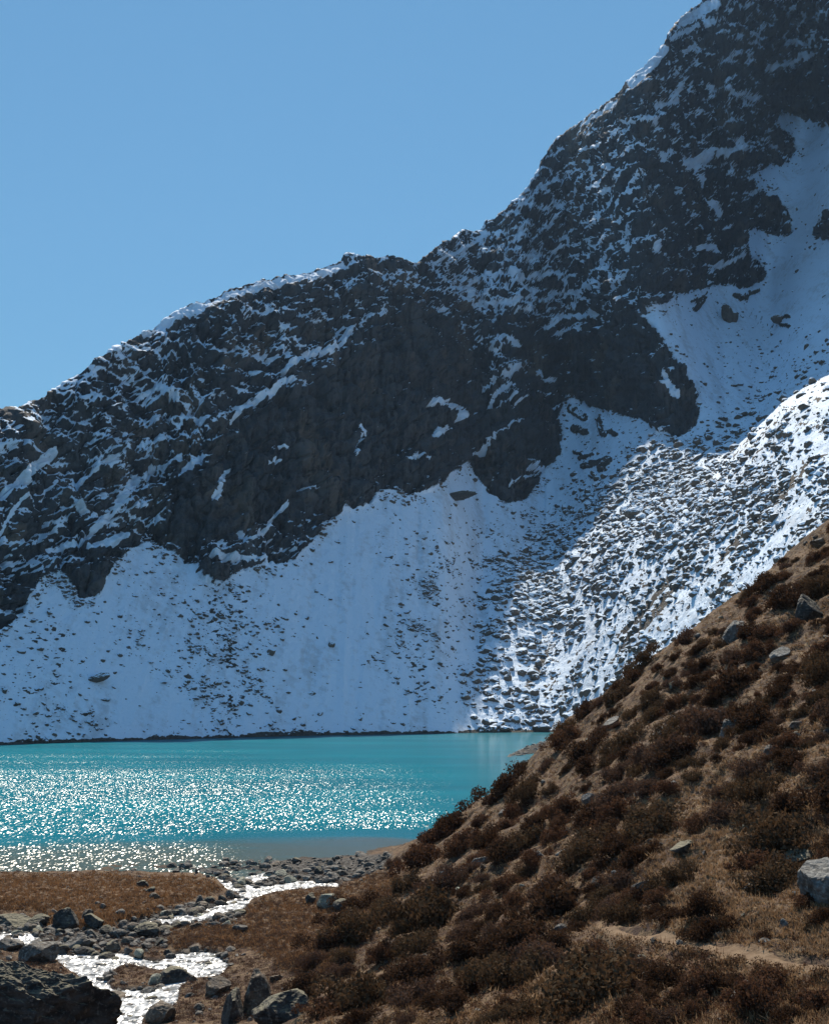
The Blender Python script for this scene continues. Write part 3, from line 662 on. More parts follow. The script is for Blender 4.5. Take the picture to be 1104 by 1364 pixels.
wl = np.maximum(scrm, .8 * scr2) * (1 - .25 * nearhill) * (rockm < .4) * ~hidden * np.exp(1.05 * clump) * (.40 + 2.4 * np.exp(-((MPX - 900) / 130) ** 2 - ((MPY - 665) / 60) ** 2) + .5 * np.exp(-((MPX - 740) / 90) ** 2 - ((MPY - 780) / 60) ** 2))
# loose rocks on the shaded snow: swathes read off the photograph
wsw = .05 + 0 * MPX
for (cx, cy, wx, wy, w) in ((310,880,45,110,1.0),(270,870,60,60,.4),(60,900,90,70,.35),(560,850,40,90,.6),(640,740,100,50,.8),(880,620,110,45,.9),(15,790,40,50,.8),(820,620,50,40,.5),(1030,480,90,70,.45),(190,820,70,60,.35),(720,690,80,40,.9),(590,790,50,60,.6),(300,970,150,14,.8),(60,960,70,30,.6),(1050,360,60,90,.12),(790,660,60,40,.8)):
    wsw = np.maximum(wsw, w * np.exp(-((MPX - cx) / wx) ** 2 - ((MPY - cy) / wy) ** 2))
edge = sample(blur(M_ROCK, 12), MPX, MPY); wsw = np.maximum(wsw, .8 * sstep(.02, .2, edge))
wsh = (1 - scrm) * (rockm < .25) * wsw * np.exp(1.3 * clump) * ~hidden
SHAPES = [rock_shape(100 + k, 1, 8, .0, .5, .9) for k in range(14)]
rg = np.random.default_rng(3)
def scatter(idx, smin, smax, power, flat):
    n = len(idx); pos = MP.reshape(-1, 3)[idx].copy(); dist = np.linalg.norm(pos, axis=1)
    u = rg.uniform(0, 1, n) ** power; s = (smin + (smax - smin) * u) * .5 * np.clip(dist / 430, .45, 1.1)
    sc = np.stack([s * rg.uniform(.7, 1.3, n), s * rg.uniform(.7, 1.2, n), s * rg.uniform(*flat, n)], -1)
    pos[:, 2] += sc[:, 2] * rg.uniform(-.1, .35, n)
    return pos, sc, rg.uniform(0, 6.3, n), rg.normal(0, .42, n), rg.integers(0, len(SHAPES), n)
A1 = scatter(on_mountain(30000, wl, 11), .35, 5.0, 9.5, (.45, .9))
A2 = scatter(on_mountain(7500, wsh, 12), .3, 2.8, 4.5, (.4, .8))
def split(A, n_big):
    size = A[1][:, 0] * A[1][:, 2] / np.linalg.norm(A[0], axis=1) ** 2
    o = np.argsort(-size); return o[:n_big], o[n_big:]
SHMESH = [new_mesh('boulder', v, f) for v, f in SHAPES]
for me in SHMESH: me.materials.append(M_SCR)
def far_zone(x, y, lit):
    if lit:
        if y > 905 and x < 760: return 'snow topped rock low on the sunlit scree by the far shore'
        if x > 930: return 'snow topped rock high on the sunlit scree above the brown hillside'
        if y < 745: return 'snow topped grey block in the dark jumbled crest of the sunlit scree'
        return 'snow topped grey block in the middle of the sunlit scree fan'
    if y > 940: return 'dark stone at the foot of the shaded snow just above the far waterline'
    if x > 860 and y < 480: return 'dark rock in the shaded snow gully beneath the peak at right'
    if x > 620: return 'dark rock in the shaded snow band between the cliffs and sunlit scree'
    if 250 < x < 370: return 'dark rock in the stony streak running down the shaded snow to the lake'
    if x <= 250: return 'dark rock in the shaded snow slope under the left cliffs'
    return 'dark rock in the clean shaded snow under the central cliff'
n_things = 0
for A, n_big, lit in ((A1, 150, True), (A2, 90, False)):
    big, rest = split(A, n_big)
    for i in big:
        o = obj('boulder', SHMESH[A[4][i]]); o.location = A[0][i]; o.scale = A[1][i]; o.rotation_euler = (0, -A[3][i], A[2][i])
        x, y, _ = project(*A[0][i]); lab = far_zone(float(x), float(y), lit)
        tag(o, lab, 'boulder', lab.replace('rock', 'rocks', 1).replace('block', 'blocks', 1).replace('stone ', 'stones ', 1))
    V, Fc = merged_rocks(SHAPES, *[q[rest] for q in A])
    tag(obj('scree' if lit else 'rubble', new_mesh('scree', V, Fc), M_SCR), kind='stuff')

# named landmarks on the snow
def mtn_at(px, py):
    d = (MPX - px) ** 2 + (MPY - py) ** 2; return MP.reshape(-1, 3)[np.argmin(d)]
def far_rock(px, py, w, h, label, seed, tilt=0.0, depth=1.0, mat=None, rough=.08):
    c = mtn_at(px, py); k = np.linalg.norm(c) / F
    V, Fc = rock_shape(seed, 4, 10, rough, .55, .9); V = V / np.abs(V).max(0)
    V = V * np.array([w * k / 2, max(w, h) * k / 2 * depth, h * k / 2]); cc, ss = math.cos(tilt), math.sin(tilt)
    V = np.stack([V[:, 0] * cc - V[:, 2] * ss, V[:, 1], V[:, 0] * ss + V[:, 2] * cc], -1)
    o = obj('boulder', new_mesh('boulder', V, Fc), mat or M_SCR); o.location = c + np.array([0, -.2, h * k * .22]); tag(o, label, 'boulder')
far_rock(605, 665, 66, 15, 'long dark slab lying across the snow wedge below the central cliffs', 511, .06, .25, B_DARK, .22)
far_rock(968, 428, 15, 34, 'upright dark rock pinnacle standing in the right snowfield', 502, .1, .5)
far_rock(977, 428, 12, 22, 'short leaning dark rock beside the pinnacle in the right snowfield', 503, -.2, .5)
far_rock(845, 688, 30, 15, 'large flat snow dusted slab on the dark upper edge of the sunlit scree', 504, -.2, .6)
far_rock(130, 906, 34, 13, 'largest dark rock low in the left snow slope above the lake', 505, .25, .7)
far_rock(362, 871, 13, 12, 'lone dark rock in clean snow right of the stony streak', 506, 0, .8)
far_rock(442, 861, 10, 10, 'small lone dark rock in the middle of the clean shaded snow', 507, 0, .8)
far_rock(1040, 428, 26, 12, 'dark twin ledged rock in the snowfield right of the pinnacle', 508, -.1, .6)
far_rock(655, 876, 14, 11, 'dark rock at the shadow edge low on the sunlit scree', 509, .2, .8)
far_rock(725, 972, 16, 11, 'dark rock on the far waterline beside the brown hillside', 510, 0, .8)

# ---------------------------------------------------------------- ground sheet
GV = np.stack([GXw, GYw, GZ], -1).reshape(-1, 3)
flatg = (1 - GA['hill'])
grav = np.clip(np.maximum(GA['gravel'] * .75, flatg * .30) - GA['meadow'] * 1.0, 0, 1)
wet = np.clip(sstep(.05, .4, GA['stream']) + sstep(.10, -.05, GZ) * flatg, 0, 1)
gf = grid_faces(len(RR), len(TH), wrap=True)[:, ::-1]
cen = len(GV); GV2 = np.concatenate([GV, [[0, 0, float(GZ[0].mean())]]])
tri = np.stack([np.full(len(TH), cen), (np.arange(len(TH)) + 1) % len(TH), np.arange(len(TH))], -1)
ext = lambda a: np.concatenate([a.ravel(), [0]])
tag(obj('ground', new_mesh('ground', GV2, [gf, tri], dict(gravel=ext(grav), wet=ext(wet)), True), M_GND), kind='structure')
def sheet(name, mask, thr, zoff, mat, zsrc):
    sub = (mask[:-1, :-1] > thr) | (mask[1:, :-1] > thr) | (mask[:-1, 1:] > thr) | (mask[1:, 1:] > thr)
    f = grid_faces(len(RR), len(TH), sub)[:, ::-1]
    V = np.stack([GXw, GYw, zsrc + zoff], -1).reshape(-1, 3); V, f, _ = compact(V, f)
    return tag(obj(name, new_mesh(name, V, f, None, True), mat), kind='structure')
sheet('stream', GA['stream'] + .3 * fbm(GXw / .8, GYw / 1.2, .7, 3, 96), .36, -.10, M_STRM, GA['base'])
sheet('path', GA['path'] + .35 * fbm(GXw / .7, GYw / .7, .3, 3, 95), .45, .02, M_PTH, GZ)

# ---------------------------------------------------------------- lake
lc = np.arctan((np.arange(-1000, 1960, 5.0) - CX) / F * CP); lr = np.geomspace(62, 560, 230)
LX, LY = lr[:, None] * np.sin(lc)[None], lr[:, None] * np.cos(lc)[None]
lb = base_z(LX, LY); lpx, lpy, _ = project(LX, LY, 0 * LX)
shal = sstep(-.75, -.10, lb) * (LY < 125) * (lpx < 700)
wb = fbm(LX / 60, LY / 14, .5, 4, 81) / .22
ruf = np.interp(lpy, [974, 988, 1000, 1015, 1035, 1060, 1098, 1108, 1113, 1121, 1127, 1140, 1300], [.2, .42, .50, .56, .82, .95, 1.0, .97, .6, .5, .92, 1.1, 1.15])
side = np.interp(lpx, [-100, 300, 520, 600, 655, 760], [1.0, 1.0, .86, .60, .15, .04]); side = np.where(lpy > 1105, np.interp(lpx, [-100, 150, 260, 330, 520], [1, 1, .85, .45, .3]), side)
ruf = np.clip(ruf * side * (1 + .13 * wb + .10 * fbm(LX / 25, LY / 4, .5, 3, 82) / .22), .02, 1.4)
kf = (lb[:-1, :-1] < .5)
V, f, at = compact(np.stack([LX, LY, 0 * LX], -1).reshape(-1, 3), grid_faces(len(lr), len(lc), kf)[:, ::-1], dict(shallow=shal.ravel(), ruffle=ruf.ravel()))
tag(obj('lake', new_mesh('lake', V, f, at, True), M_LAKE), kind='structure')

# low stony spit running out from the hill foot into the lake corner
sa, sb_ = np.array(at_z(678, 1008, 0)), np.array(at_z(775, 986, 0))
su = np.linspace(0, 1, 60)[:, None]; sv = np.linspace(-1, 1, 25)[None]
sd_ = (sb_ - sa)[:2] / np.linalg.norm((sb_ - sa)[:2]); sn = np.array([-sd_[1], sd_[0]])
wv = 5.5 * np.sqrt(np.clip(su * 1.6, 0, 1)) * (1 + .3 * fbm(su * 9, 0 * su, 0 * su + .5, 3, 91))
SX = sa[0] + (sb_ - sa)[0] * su + sn[0] * sv * wv; SY = sa[1] + (sb_ - sa)[1] * su + sn[1] * sv * wv
SZ = (.9 * np.clip(su * 3, 0, 1) + 1.2 * su) * (1 - sv ** 2) + .35 * fbm(SX / 1.6, SY / 2, .5, 3, 92) - .3
tag(obj('gravel_spit', new_mesh('gravel_spit', np.stack([SX, SY, SZ], -1).reshape(-1, 3), grid_faces(60, 25), dict(gravel=np.ones(1500), wet=np.full(1500, .8)), True), M_GND), kind='structure')
rq = np.random.default_rng(9); ii = rq.integers(0, 1500, 420); ps = np.stack([SX, SY, SZ], -1).reshape(-1, 3)[ii]; ss = (.15 + .7 * rq.uniform(0, 1, 420) ** 3)[:, None] * np.array([1, .9, .6])
V, Fc = merged_rocks(SHAPES, ps, ss, rq.uniform(0, 6, 420), rq.normal(0, .3, 420), rq.integers(0, len(SHAPES), 420))
tag(obj('spit_rubble', new_mesh('spit_rubble', V, Fc), B_GREY), kind='stuff')

# ---------------------------------------------------------------- boulders near the camera (centre px, width px, height px, tilt deg, kind, label)
NEAR = [
 (52,1270,50,26,14,'g','grey angular rock lying just behind the huge dark boulder'),
 (105,1257,44,17,24,'g','flat grey slab tilted up beside the huge dark boulder and white stream'),
 (15,1259,34,15,0,'g','low rounded grey rock in the white water at the left edge'),
 (88,1224,34,24,10,'d','dark pointed rock at the foot of the brown meadow bank'),
 (14,1228,58,17,0,'d','black rock added as shade under the overhanging meadow bank at the left edge'),  # this rock and the next are added for the shade under the bank
 (50,1228,32,16,6,'d','black block added as shade under the meadow bank beside the black rock at the left edge'),
 (125,1227,26,16,-10,'d','small dark domed rock right of the pointed rock by the meadow bank'),
 (196,1240,34,20,0,'d','dark rounded rock in the gravel between meadow bank and middle stream pool'),
 (191,1178,15,10,0,'d','small dark stone lying on the far edge of the brown meadow'),
 (213,1352,36,28,-6,'b','rounded brown grey rock at the bottom edge beside the near stream'),
 (234,1305,44,28,-25,'d','dark angular rock with a pale ridge beside the near stream'),
 (343,1328,34,62,6,'b','tall upright brown boulder in the boulder pile at the bottom edge'),
 (311,1346,30,48,-14,'d','dark wedge shaped rock leaning left of the tall upright boulder'),
 (374,1346,74,44,4,'d','big rounded black boulder with pale rim right of the tall upright boulder'),
 (290,1316,34,24,8,'b','rounded brown rock half buried in heath left of the upright boulder'),
 (436,1201,28,20,-6,'m','pale greenish lichened boulder on the flats at the foot of the hill'),
 (455,1207,24,17,12,'d','dark rock touching the right side of the greenish lichened boulder'),
 (414,1197,14,14,0,'d','small dark rock left of the greenish lichened boulder'),
 (576,1178,15,13,30,'p','pale egg shaped stone low on the hillside edge above the shore'),
 (594,1163,25,12,40,'p','long pale stone just uphill of the egg shaped stone'),
 (1112,1181,84,58,-8,'p','big pale grey cracked boulder cut off by the right edge'),
 (1001,1181,20,8,12,'p','flat pale stone lying in turf left of the big cracked boulder'),
 (1043,1231,12,12,0,'p','small rounded pale stone between the cracked boulder and the path'),
 (983,1322,12,32,-32,'p','narrow pale stone standing tilted in shrubs below the path'),
 (947,954,32,22,18,'g','grey lichened rock among dark shrubs mid hillside'),
 (971,971,42,22,36,'g','long slanting grey rock next to the lichened rock mid hillside'),
 (1029,1000,22,17,10,'g','grey rounded rock above the big black shrub on the right hillside'),
 (1078,813,40,38,-6,'d','large black angular boulder high on the right of the hillside'),
 (974,842,18,38,-36,'p','tall pale slab rising out of shrubs below the hill crest'),
 (1039,871,30,15,38,'p','pale crumbly stone below the large black hillside boulder'),
 (1090,722,22,9,8,'g','flat grey rock on the crest of the brown hill near the right edge'),
 (811,964,32,9,42,'p','thin pale rock blade slanting near the hill crest by the lake corner'),
 (784,1063,20,13,22,'p','pale lichened rock among shrubs in the middle of the hillside'),
 (818,1056,10,8,0,'p','small whitish stone right of the pale lichened mid hillside rock'),
 (893,1046,18,7,30,'p','white streak of stone on the hillside under the crest shrubs'),
 (795,1172,16,9,8,'g','small grey rock above the left end of the path'),
 (756,1315,24,11,16,'p','pale flat stone in orange grass below the left end of the path'),
 (747,1136,17,7,22,'p','white flat stone in dark shrubs above the path'),
 (716,1138,18,10,10,'g','grey stone left of the white flat stone above the path'),
 (854,1184,28,22,0,'g','grey rock half hidden by shrub above the path junction'),
 (908,1129,34,14,10,'d','low black rock outcrop in the turf right of mid hillside'),
 (1058,1140,46,16,14,'d','long black rock ledge in turf above the big cracked boulder'),
 (262,1161,4,8,0,'d','tiny upright dark stone at the mouth of the upper stream'),
 (1018,1253,14,6,4,'p','whitish stones edge lying on the upper rim of the path'),
 (905,1256,10,7,0,'p','small white stone on the lower rim of the path'),
 (640,1148,26,13,20,'g','grey flat rock in shrubs near the left edge of the hillside'),
 (672,1082,18,9,30,'g','grey stone on the lakeside edge of the hill'),
 (690,1010,30,9,14,'g','grey rock on the small stony spit in the lake corner'),
 (880,975,24,10,36,'g','slanting grey rock in shrubs under the crest'),
 (1060,965,20,8,10,'g','flat grey rock in pale grass at right mid hillside'),
 (320,1236,20,9,0,'g','grey stone in heath beside the middle stream pool'),
 (284,1278,18,9,10,'m','flat greenish rock at the right end of the middle stream pool'),
 (150,1330,34,15,0,'b','brown turf capped rock islanded in the near white water'),
]
MATS = dict(g=B_GREY, d=B_DARK, p=B_PALE, m=B_MOSS, b=B_BROWN)
hx, hy, hz, ok = ray_hit([n[0] for n in NEAR], [n[1] + n[3] * .30 for n in NEAR])
PLACED = []
def near_rock(i, x, y, z, w, h, tilt, kind, label, rough=.09, cuts=10, sub=4, depth=None):
    V, Fc = rock_shape(900 + i, sub, cuts, rough, .5, .88); V = V / (V.max(0) - V.min(0)) * 2; V -= (V.max(0) + V.min(0)) / 2
    k = math.sqrt(x * x + y * y) / F
    a, b = w * k / 2, h * k / 2; dp = (depth or 1) * (a * .6 + b * .5)
    V = V * np.array([a, dp, b * 1.25]); c, s = math.cos(math.radians(tilt)), math.sin(math.radians(tilt))
    V = np.stack([V[:, 0] * c - V[:, 2] * s, V[:, 1], V[:, 0] * s + V[:, 2] * c], -1)
    o = obj('boulder', new_mesh('boulder', V, Fc), MATS[kind]); o.location = (x, y, z + b * .42); tag(o, label, 'boulder'); PLACED.append((x, y, a)); return o
for i, n in enumerate(NEAR):
    if ok[i]: near_rock(i, hx[i], hy[i], hz[i], n[2], n[3], n[4], n[5], n[6])
# the huge dark boulder in the bottom left corner
def corner_boulder():
    V, Fc = rock_shape(77, 6, 16, .05, .62, .95)
    lay = (V[:, 2] * .8 + V[:, 0] * .55) * 9 + 1.2 * fbm(V[:, 0] * 2, V[:, 1] * 2, V[:, 2] * 2, 3, 5)
    st = lay - np.floor(lay); r = 1 + .045 * np.where(st < .75, st / .75, (1 - st) / .25) + .10 * fbm(V[:, 0] * 3, V[:, 1] * 3, V[:, 2] * 3, 5, 9, .6, True)
    V = V * r[:, None]; V = V / (V.max(0) - V.min(0)) * 2
    x, y, z = at_y(22, 1388, 37.0); k = 37 / F
    V = V * np.array([114 * k, 52 * k, 118 * k])
    o = obj('boulder', new_mesh('boulder', V, Fc), B_DARK); o.location = (x, y, z); tag(o, 'huge dark craggy boulder filling the bottom left corner', 'boulder'); PLACED.append((x, y, 128 * k))
corner_boulder()

# loose stones along the stream and gravel
def px_scatter(n, mask, seed, box):
    r2 = np.random.default_rng(seed); out = []
    while len(out) < n:
        q = np.stack([r2.uniform(box[0], box[2], 4000), r2.uniform(box[1], box[3], 4000)], -1); v = sample(mask, q[:, 0], q[:, 1]); q = q[r2.uniform(0, 1, 4000) < v]; out += list(q)
    return np.array(out[:n])
FLATS = in_poly(GX, GY, [(-60,1158),(150,1162),(290,1146),(520,1138),(520,1175),(470,1195),(430,1300),(330,1364),(-60,1364)]).astype(float)
wst = np.clip(.06 + M_GRAV * .8 + .30 * M_STREAM + .35 * blur(M_STREAM, 9) * (1 - M_STREAM) - .9 * M_MEAD - .5 * M_MEAD2, .0, 1) * FLATS + .03 * M_MEAD
q = px_scatter(3400, wst, 21, (-60, 1138, 540, 1380))
sx, sy, sz, sok = ray_hit(q[:, 0], q[:, 1]); q, sx, sy, sz = q[sok], sx[sok], sy[sok], sz[sok]
n = len(q); r3 = np.random.default_rng(5); size = (.05 + .38 * r3.uniform(0, 1, n) ** 6.0)
nearer = sstep(1180, 1330, q[:, 1]); size *= (1.15 - .25 * nearer)
inst = sample(M_STREAM, q[:, 0], q[:, 1]); sz = sz + .14 * inst * size
SSH = [rock_shape(300 + k, 2, 9, .05, .5, .9) for k in range(10)]
order = np.argsort(-(size / np.hypot(sx, sy)))
big, rest = order[:130], order[130:]
stone_scale = lambda ii: np.stack([size[ii] * r3.uniform(.7, 1.2, len(ii)), size[ii] * r3.uniform(.6, 1.0, len(ii)), size[ii] * r3.uniform(.4, .75, len(ii))], -1)
SMESH = {}
sb = stone_scale(big)
for j, i in enumerate(big):
    kind = r3.choice(['g', 'd', 'b', 'b', 'm', 'd']); k = int(r3.integers(0, 10))
    if (k, kind) not in SMESH: SMESH[(k, kind)] = new_mesh('stone', *SSH[k]); SMESH[(k, kind)].materials.append(MATS[kind])
    o = obj('stone', SMESH[(k, kind)]); o.location = (sx[i], sy[i], sz[i] + sb[j, 2] * .3); o.scale = sb[j]; o.rotation_euler = (float(r3.normal(0, .2)), float(r3.normal(0, .25)), float(r3.uniform(0, 6.3)))
    X, Y = q[i]
    tone = {'g': 'grey', 'd': 'dark', 'b': 'brownish', 'm': 'greenish grey'}[kind]
    if inst[i] > .4: lab = f'{tone} stone breaking the surface of the white stream'
    elif Y < 1190: lab = f'{tone} stone on the gravel strip between the lake and the stream mouth'
    elif Y < 1265: lab = f'{tone} stone on the gravel below the brown meadow'
    else: lab = f'{tone} stone on the rubble bank of the near stream'
    if inst[i] <= .4 and float(sample(M_MEAD, np.array(X), np.array(Y))) > .5: lab = f'{tone} stone lying in the brown meadow grass'
    tag(o, lab, 'stone', lab.replace('stone', 'stones', 1))
sr = stone_scale(rest); pk = r3.integers(0, 10, len(rest))
V, Fc = merged_rocks(SSH[:10], np.stack([sx, sy, sz], -1)[rest] + sr * [0, 0, .25], sr, r3.uniform(0, 6.3, len(rest)), r3.normal(0, .2, len(rest)), pk)
tag(obj('gravel', new_mesh('gravel', V, Fc), B_GREY), kind='stuff')

# stones half sunk in the turf of the hill
HILLQ = in_poly(GX, GY, [(1104,695),(1020,770),(905,855),(820,922),(750,975),(700,1034),(600,1108),(530,1165),(480,1225),(470,1364),(1104,1364)]).astype(float)
q2 = px_scatter(120, HILLQ * (1 - M_PATH), 23, (430, 690, 1104, 1364)); tx, ty, tz, tok = ray_hit(q2[:, 0], q2[:, 1])
for i in range(120):
    if not tok[i]: continue
    s = math.hypot(tx[i], ty[i]) / F * float(np.clip(r3.lognormal(1.25, .5), 1.6, 9)); k = int(r3.integers(0, 10)); kind = r3.choice(['p', 'g', 'g', 'm'])
    if (k, kind) not in SMESH: SMESH[(k, kind)] = new_mesh('stone', *SSH[k]); SMESH[(k, kind)].materials.append(MATS[kind])
    o = obj('stone', SMESH[(k, kind)]); o.location = (tx[i], ty[i], tz[i] + .25 * s); o.scale = (s * float(r3.uniform(.9, 1.6)), s * .9, s * float(r3.uniform(.45, .8))); o.rotation_euler = (float(r3.normal(0, .2)), float(r3.normal(-.35, .25)), float(r3.uniform(0, 6.3)))
    X, Y = q2[i]; tone = {'p': 'pale', 'g': 'grey', 'm': 'greenish grey'}[kind]
    lab = f'small {tone} stone sunk in turf ' + ('on the upper hillside near the crest' if Y < 960 else 'beside or below the hillside path' if X > 640 and Y > 1225 else 'on the right of the middle hillside' if X > 850 else 'in the scrub of the left hillside')
    tag(o, lab, 'stone', lab.replace('stone', 'stones', 1))

# ---------------------------------------------------------------- plants
def leaf_cloud(rg, lobes, n, size, flat=.5):
    """leaf quads in shells of several lobes: returns verts, faces, tint"""
    L = np.array(lobes); w = L[:, 3] ** 2; pick = rg.choice(len(L), n, p=w / w.sum())
    d = rg.normal(size=(n, 3)); d[:, 2] = np.abs(d[:, 2]) * 1.1 - .25; d /= np.linalg.norm(d, axis=1, keepdims=True)
    rad = L[pick, 3] * (1 - .55 * rg.uniform(0, 1, n) ** 2.2) * (1 + .12 * rg.normal(size=n))
    c = L[pick, :3] + d * rad[:, None] * np.array([1, 1, .85]); c[:, 2] = np.maximum(c[:, 2], .01)
    nrm = d + .8 * rg.normal(size=(n, 3)); nrm /= np.linalg.norm(nrm, axis=1, keepdims=True)
    a = np.cross(nrm, rg.normal(size=(n, 3))); a /= np.linalg.norm(a, axis=1, keepdims=True); b = np.cross(nrm, a)
    s = size * rg.uniform(.6, 1.4, n)[:, None]
    V = np.stack([c - a * s, c + b * s * flat, c + a * s, c - b * s * flat], 1).reshape(-1, 3)
    Fc = np.arange(4 * n).reshape(-1, 4)
    lob_t = rg.uniform(0, 1, len(L)); tint = np.clip(lob_t[pick] * .55 + rg.uniform(0, .45, n), 0, .999)
    return V, Fc, np.repeat(tint, 4)
def sticks(rg, lobes, n, r0):
    """branching stems that spring from one stool"""
    Vs = [np.array([.03 * math.cos(k * 2.094), .03 * math.sin(k * 2.094), -.06]) for k in range(3)]; Fs = []
    for i in range(n):
        L = lobes[rg.integers(0, len(lobes))]; d = rg.normal(size=3); d[2] = abs(d[2]) + .2; d /= np.linalg.norm(d)
        e = np.array(L[:3]) + d * L[3] * rg.uniform(.85, 1.18); b = np.array([L[0] * .3, L[1] * .3, -.02]); mid = b * .5 + e * .5 + rg.normal(0, .06, 3) * L[3]
        prev = [0, 1, 2]
        for c_, rr in ((b, r0), (mid, r0 * .6), (e, r0 * .25)):
            m = len(Vs)
            for k in range(3): Vs.append(c_ + rr * np.array([math.cos(k * 2.094), math.sin(k * 2.094), 0]))
            for k in range(3): Fs.append((prev[k], prev[(k + 1) % 3], m + (k + 1) % 3, m + k))
            prev = [m, m + 1, m + 2]
    return np.array(Vs), np.array(Fs, np.int32)
PROTO = []
for k in range(9):
    rg2 = np.random.default_rng(600 + k); nl = 5 + k % 4
    lobes = [(0, 0, .10, .24)] + [(*np.clip(rg2.normal(0, .25, 2), -.42, .42), rg2.uniform(.02, .24), rg2.uniform(.10, .26)) for _ in range(nl + 5)]
    fv, ff, ft = leaf_cloud(rg2, lobes, 3200, .026); sv, sf = sticks(rg2, lobes, 34, .008)
    fol = new_mesh('foliage', fv, ff, dict(tint=ft)); fol.materials.append(LEAF[(0, 2, 1, 0, 3, 2, 0, 1, 3)[k]])
    stm = new_mesh('stem', sv, sf); stm.materials.append(M_TWIG)
    both = new_mesh('shrub', np.concatenate([fv, sv]), [ff, sf + len(fv)], dict(tint=np.concatenate([ft, np.zeros(len(sv))])))
    both.materials.append(LEAF[(0, 2, 1, 0, 3, 2, 0, 1, 3)[k]]); both.materials.append(M_TWIG); mi = np.zeros(len(ff) + len(sf), np.int32); mi[len(ff):] = 1; both.polygons.foreach_set('material_index', mi)
    PROTO.append((fol, stm, both))
HILL = in_poly(GX, GY, [(1120,685),(1020,762),(905,845),(820,912),(745,966),(735,990),(700,1024),(660,1056),(600,1098),(560,1134),(515,1165),(470,1205),(420,1270),(400,1364),(1120,1364)]).astype(float)
SD = HILL * .9
for w, p in ((.04,[(895,1045),(1104,945),(1120,1275),(1000,1262),(900,1240),(860,1180)]),(.35,[(880,870),(1120,690),(1120,800),(1000,835),(930,890)]),(.45,[(545,1155),(600,1098),(740,985),(760,1000),(650,1110),(560,1210)]),(.15,[(960,1020),(1120,930),(1120,1000),(985,1050)]),(.35,[(430,1180),(540,1160),(530,1230),(450,1250)]),(.25,[(1000,830),(1120,790),(1120,850),(1030,890)]),(.3,[(690,1220),(850,1300),(800,1364),(700,1364)]),(.3,[(960,1290),(1120,1300),(1120,1364),(1000,1364)])):
    SD = np.where(in_poly(GX, GY, p), w * HILL, SD)
SD = blur(SD, 6) * (1 - np.clip(M_PATH * 1.5, 0, 1)) * (HILL > 0)
# the shrubs one can pick out (px, py of the base, width px, label)
PICK = [(1007,1062,62,'biggest black shrub hanging over the pale turf of the right hillside'),(1052,1018,40,'round black shrub beside the grey rounded rock on the right hillside'),(926,1100,44,'dark round shrub at the left end of the pale turf'),
 (1000,1345,70,'tall dark shrub rising right of the narrow tilted pale stone'),(1085,1345,64,'dark shrub in the bottom right corner'),(893,1312,60,'dark maroon shrub just below the middle of the path'),(938,1222,46,'upright bushy shrub standing alone above the path'),
 (792,1290,58,'broad dark shrub at the left end of the path'),(985,915,64,'wide dark shrub left of the pale crumbly stone on the upper hillside'),(1085,905,60,'broad brown shrub near the right edge of the upper hillside'),(528,1152,22,'small bushy shrub sticking up against the grey shallows'),
 (516,1206,34,'dark green black shrub on the hill foot above the orange grass patch'),(566,1308,74,'large black hollow shrub low on the hill foot'),(752,992,50,'dark shrub on the hill corner where lake meets scree'),(840,990,56,'dark shrub behind the thin pale rock blade'),(1010,820,30,'dark shrub left of the large black hillside boulder'),
 (640,1100,30,'dark round shrub on the lakeside edge of the hill'),(700,1020,26,'low dark shrub on the hill edge above the stony spit'),(850,1200,44,'bushy shrub hiding a grey rock above the path junction'),(1096,1225,40,'dark shrub below the big cracked boulder at the right edge')]
r4 = np.random.default_rng(44)
cand = px_scatter(2600, SD, 31, (395, 690, 1118, 1380))
pts = [(a, b, w, l) for a, b, w, l in PICK]
for c in cand:
    if len(pts) >= 290: break
    if max(float(sample(M_PATH, np.array(c[0] + a), np.array(c[1] - b))) for a in (-14, 0, 14) for b in (0, 10, 22, 34)) > .25: continue
    w = (22 + 42 * sstep(760, 1330, c[1])) * float(np.clip(r4.lognormal(0, .48), .4, 2.3))
    if all((c[0] - p[0]) ** 2 + ((c[1] - p[1]) * 1.5) ** 2 > (.31 * (w + p[2])) ** 2 for p in pts): pts.append((c[0], c[1], w, None))
def shrub_zone(x, y):
    if x > 860 and y < 900: return 'low brown shrub on the upper hillside near the crest'
    if y < 1010: return 'dark dwarf shrub on the hillside just under its crest'
    if x < 640 and y < 1200: return 'dark dwarf shrub on the hill edge beside the lake'
    if x < 640: return 'brown heath shrub on the hill foot above the stream flats'
    if y > 1245 and x > 700: return 'dark brown shrub on the slope below the path'
    if x > 880: return 'low shrub in the pale turf above the path'
    return 'dark maroon shrub in the dense thicket of the middle hillside'
bx, by, bz, bok = ray_hit([p[0] for p in pts], [p[1] for p in pts])
